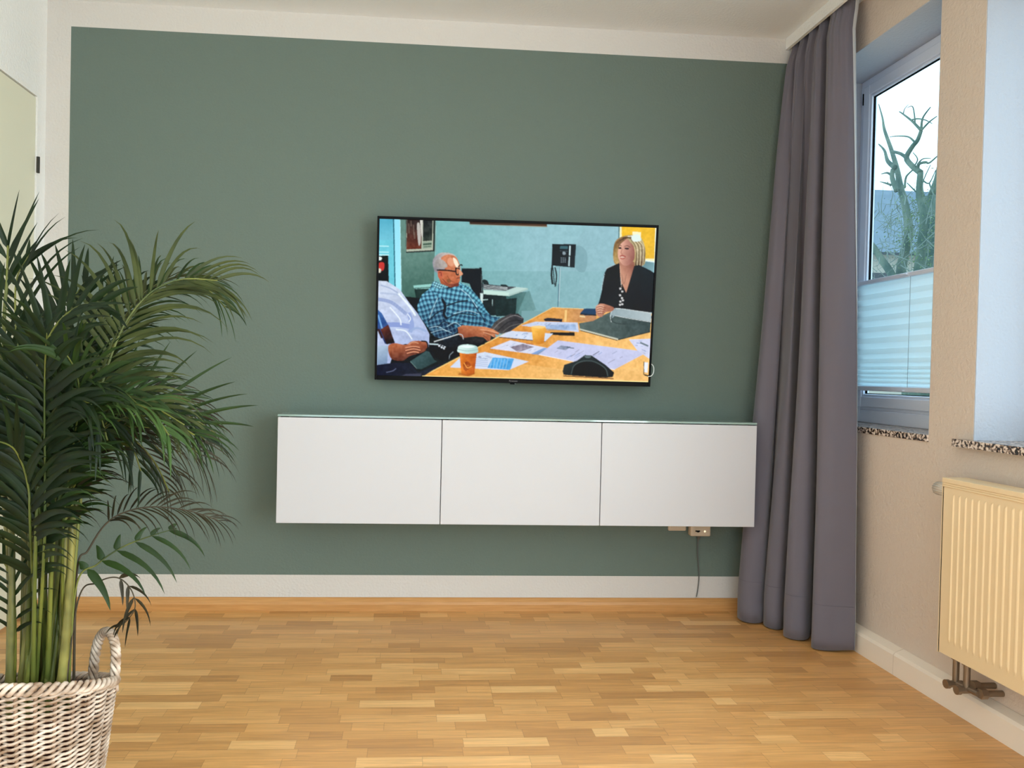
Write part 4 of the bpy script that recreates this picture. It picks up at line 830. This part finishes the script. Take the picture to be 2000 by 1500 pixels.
# pot and soil
m_pot = mat('dark_red_plastic_pot', (74, 34, 26), .5); m_soil = bump(mat('potting_soil', (30, 24, 18), .95, .1), 60, 1, .01)
MB().lathe((PCX, PCY, .035), [(.0001, 0), (.082, 0), (.104, .195), (.109, .195), (.109, .210), (.101, .210), (.099, .178), (.0001, .178)], 40).build('pot', m_pot, palm, smooth=False)
MB().lathe((PCX, PCY, .20), [(.0001, .012), (.05, .010), (.08, .009), (.0985, .006), (.0985, 0), (.0001, 0)], 32).build('soil', m_soil, palm)

# wicker basket
bk_ = empty('wicker_basket', (PCX, PCY, 0), 'whitewashed woven wicker basket with twisted handles holding the palm', 'basket')
m_wick = vary(mat('whitewashed_wicker', (190, 170, 150), .7, .3), (136, 110, 86), (216, 200, 184), 26, (1, 1, 1.6), 3, .3, .68)
m_wick2 = vary(mat('brown_wicker', (150, 116, 88), .7, .3), (110, 82, 60), (172, 144, 120), 26, (1, 1, 1.6), 3, .3, .7)
BH = .292; NS = 26
def rad(z): s = z/BH; return .112+.036*s**.9
def bpt(th_, z, dr=0):
    r = rad(z)+dr; k = .16*z/BH
    return Vector((PCX+r*math.cos(th_), PCY+r*.90*math.sin(th_), z*(1-k*math.sin(th_)*.9)))
st = MB()
for i in range(NS):
    th_ = 2*math.pi*i/NS; st.tube([bpt(th_, z_*BH/10*.985+.003) for z_ in range(11)], .0038, 6)
st.build('stakes', m_wick2, bk_, smooth=True)
rowsN = 29; wv = MB(); per = NS/2
for j in range(rowsN):
    z = .008+j*(BH-.030)/(rowsN-1)
    for s_ in (0, 1):
        pts = []
        for k in range(NS*6):
            th_ = 2*math.pi*k/(NS*6); ph = per*th_+math.pi*s_
            pts.append(bpt(th_, z+.0042*math.sin(ph), .0062*math.cos(ph)))
        wv.ring(pts, .0030, 6)
wv.build('woven_body', m_wick, bk_, smooth=True)
rm = MB()
for s_ in range(3):
    pts = []
    for k in range(300):
        th_ = 2*math.pi*k/300; ph = 20*th_+2*math.pi*s_/3; pts.append(bpt(th_, BH-.012+.0075*math.sin(ph), .008*math.cos(ph)+.001))
    rm.ring(pts, .0048, 7)
rm.build('braided_rim', m_wick, bk_, smooth=True)
MB().lathe((PCX, PCY, 0), [(.0001, .004), (.106, .004), (.106, .010), (.0001, .010)], 30).build('base', m_wick2, bk_)
for sg in (1, -1):
    hd = MB(); al = math.radians(26)+(0 if sg > 0 else math.pi); hc = Vector((PCX+(rad(BH)-.020)*math.cos(al), PCY+(rad(BH)-.020)*.9*math.sin(al), 0)); on = Vector((math.cos(al), math.sin(al), 0)); tg_ = Vector((-.82, .57, 0))*(1 if sg > 0 else -1)
    for s_ in range(4):
        pts = []
        for k in range(61):
            t = k/60; a_ = math.pi*t; c0 = hc+on*(.008*math.sin(a_)-.002)+tg_*(.036*math.cos(a_)*(1+.25*math.sin(a_)))+Vector((0, 0, BH*(1-.144*math.sin(al)*1)-.024+.120*math.sin(a_)**.8))
            ph = 9*2*math.pi*t*.6+2*math.pi*s_/4
            rad_ = tg_*math.cos(a_)+Vector((0, 0, math.sin(a_))); pts.append(c0+rad_*.0062*math.cos(ph)+on*.0062*math.sin(ph))
        hd.tube(pts, .0043, 7)
    hd.build('handle', m_wick, bk_, smooth=True)


# ------------------------------------------------------------------ outside
m_pale_ground = mat('pale_bounce_ground', (158, 158, 150), .95, .1); m_bark = bump(vary(mat('tree_bark', (60, 70, 60), .9, .1), (66, 84, 76), (100, 112, 98), 5, (1, 1, .4)), 30, .6, .03)  # ground made pale so it bounces light up into the window recess
m_twig = mat('twig_bark', (104, 116, 108), .9, .1); m_ivy = mat('ivy_leaf', (104, 124, 92), .8, .1)
m_slate = vary(mat('slate_roof', (60, 68, 74), .8, .1), (100, 114, 124), (108, 122, 132), 2); m_hwall = mat('pale_house_wall', (170, 164, 150), .9, .1); m_hglass = mat('dark_window', (30, 36, 40), .2)
GZ = -2.6
S(MB().box((1.9, -30, GZ-.2), (60, 60, GZ)).build('ground', m_pale_ground))
hs_ = empty('house', (17, 22, GZ), 'pale neighbouring house with a grey roof seen through the window', 'house')
hx0, hx1, hy0, hy1 = 11.5, 24, 21, 28
wz = 5.2
MB().box((hx0, hy0, GZ), (hx1, hy1, wz)).build('wall', m_hwall, hs_)
rf = MB().add([(hx0-.4, hy0-.5, wz-.1), (hx1+.4, hy0-.5, wz-.1), (hx1+.4, hy1+.5, wz-.1), (hx0-.4, hy1+.5, wz-.1), (hx0-.4, (hy0+hy1)/2, wz+2.9), (hx1+.4, (hy0+hy1)/2, wz+2.9)], [(0, 1, 5, 4), (2, 3, 4, 5), (1, 2, 5), (3, 0, 4), (0, 3, 2, 1)])
rf.build('roof', m_slate, hs_)
MB().box((20.6, hy0+1.6, wz+1), (21.4, hy0+2.4, wz+4.0)).build('chimney', m_hwall, hs_)
for wx in (12.4, 14.2, 16.0, 17.8, 19.6):
    MB().box((wx, hy0-.04, wz-2.0), (wx+.9, hy0+.02, wz-.7)).build('window', m_hglass, hs_)
TX = 8.0
tree = empty('bare_tree', tuple(atx(1790, 600, TX)), 'bare winter tree with forked branches seen through the window', 'tree')
tree.location.z = GZ
def br(uvs, r0, r1, x=TX, dx=0, mb=None):
    pts = [atx(u, v, x+dx*i/len(uvs)) for i, (u, v) in enumerate(uvs)]; c = crom(pts, 6); n = len(c)
    mb.tube(c, [r0+(r1-r0)*i/(n-1) for i in range(n)], 8)
def zz(pts): return [(1640+x/3.945, 180+y/3.945) for x, y in pts]      # read off a close look at the window
tk = MB()
br(zz([(560, 2600), (590, 1900), (600, 1500), (630, 1200), (650, 960), (615, 800), (622, 620)]), .10, .045, mb=tk)
br(zz([(560, 2600), (480, 1900), (470, 1400), (530, 1100), (510, 900), (470, 740), (440, 590), (400, 450), (345, 290), (330, 200), (300, 90)]), .10, .007, dx=.6, mb=tk)
br(zz([(590, 1900), (420, 1450), (330, 1300), (250, 1180), (180, 1100)]), .075, .04, dx=-.5, mb=tk)
tk.build('trunk', m_bark, tree, smooth=True)
b2_ = MB()
br(zz([(622, 620), (560, 570), (515, 505), (560, 420), (600, 370), (628, 295)]), .05, .028, mb=b2_)
br(zz([(628, 295), (560, 225), (490, 170), (460, 150)]), .024, .009, mb=b2_); br(zz([(628, 295), (640, 200), (700, 115)]), .022, .008, mb=b2_); br(zz([(628, 295), (690, 230), (750, 185)]), .018, .007, mb=b2_)
br(zz([(550, 215), (600, 205), (660, 215), (712, 242)]), .016, .006, mb=b2_); br(zz([(580, 240), (575, 170), (560, 110), (520, 120)]), .014, .005, mb=b2_); br(zz([(490, 170), (500, 130), (530, 95)]), .010, .004, mb=b2_)
br(zz([(515, 505), (470, 475), (420, 460), (400, 455)]), .032, .020, mb=b2_); br(zz([(578, 385), (530, 345), (450, 338), (385, 345)]), .018, .006, mb=b2_)
br(zz([(600, 600), (610, 555), (660, 540), (690, 545), (750, 495)]), .030, .010, mb=b2_); br(zz([(600, 555), (640, 515), (700, 510)]), .014, .006, mb=b2_); br(zz([(560, 590), (600, 520), (565, 465)]), .013, .006, mb=b2_)
br(zz([(425, 580), (370, 530), (345, 450), (300, 400)]), .045, .010, dx=.3, mb=b2_); br(zz([(440, 760), (405, 660), (410, 590)]), .045, .035, mb=b2_); br(zz([(400, 640), (365, 622), (320, 630)]), .026, .007, mb=b2_); br(zz([(395, 715), (350, 700), (310, 690)]), .022, .006, mb=b2_)
br(zz([(500, 740), (510, 660), (540, 620), (600, 570)]), .020, .010, mb=b2_); br(zz([(620, 800), (560, 740), (520, 700)]), .014, .008, mb=b2_); br(zz([(640, 680), (690, 700), (740, 600)]), .014, .006, mb=b2_); br(zz([(650, 800), (640, 700), (700, 560)]), .012, .006, mb=b2_); br(zz([(690, 700), (720, 780), (760, 820)]), .012, .006, mb=b2_)
b2_.build('branches', m_bark, tree, smooth=True)
# fine twigs and ivy around the lower crown: nobody could count them
tw = MB(); rt = random.Random(5)
for i in range(300):
    u = rt.uniform(1712, 1850); v = rt.uniform(395, 640); x = rt.uniform(7.2, 11)
    p = atx(u, v, x); a_ = rt.uniform(0, 2*math.pi); l_ = rt.uniform(.25, .9); pts = [p]; d = Vector((rt.uniform(-.4, .4), math.cos(a_), math.sin(a_)+.3)).normalized()
    for k in range(5): d = (d+Vector((rt.uniform(-.3, .3), rt.uniform(-.35, .35), rt.uniform(-.3, .35)))).normalized(); pts.append(pts[-1]+d*l_/5)
    tw.tube(pts, [.009, .008, .007, .005, .003, .002], 4)
tag(tw.build('twigs', m_twig), 'tangle of fine bare twigs behind the blind and the tree', 'twigs', kind='stuff')
iv = MB()
for i in range(1100):
    u = rt.gauss(1790, 30); v = rt.gauss(470, 55); p = atx(u, v, rt.uniform(7.6, 9.4)); s_ = rt.uniform(.012, .03)
    a_ = Vector((rt.uniform(-1, 1), rt.uniform(-1, 1), rt.uniform(-1, 1))).normalized(); b_ = a_.cross(Vector((.3, .2, 1))).normalized()
    iv.add([p-a_*s_, p+b_*s_*.6, p+a_*s_, p-b_*s_*.6], [(0, 1, 2, 3)])
tag(iv.build('ivy', m_ivy), 'sparse ivy leaves growing over the bare tree', 'ivy', kind='stuff')
# chimney-like tall trunk at the right
tr2 = empty('tree', (9.2, 10.2, GZ), 'thick grey tree trunk standing behind the forked bare tree', 'tree')
MB().tube([atx(1812, 900, 10.2), atx(1814, 600, 10.2), atx(1817, 450, 10.2), atx(1818, 384, 10.2)], [.22, .2, .17, .15], 14).build('trunk', m_bark, tr2, smooth=True)
MB().tube([atx(1817, 450, 10.2), atx(1805, 400, 10.2), atx(1796, 350, 10.3)], [.06, .03, .012], 8).tube([atx(1818, 388, 10.2), atx(1828, 350, 10.3), atx(1832, 320, 10.3)], [.08, .04, .012], 8).build('branches', m_bark, tr2, smooth=True)
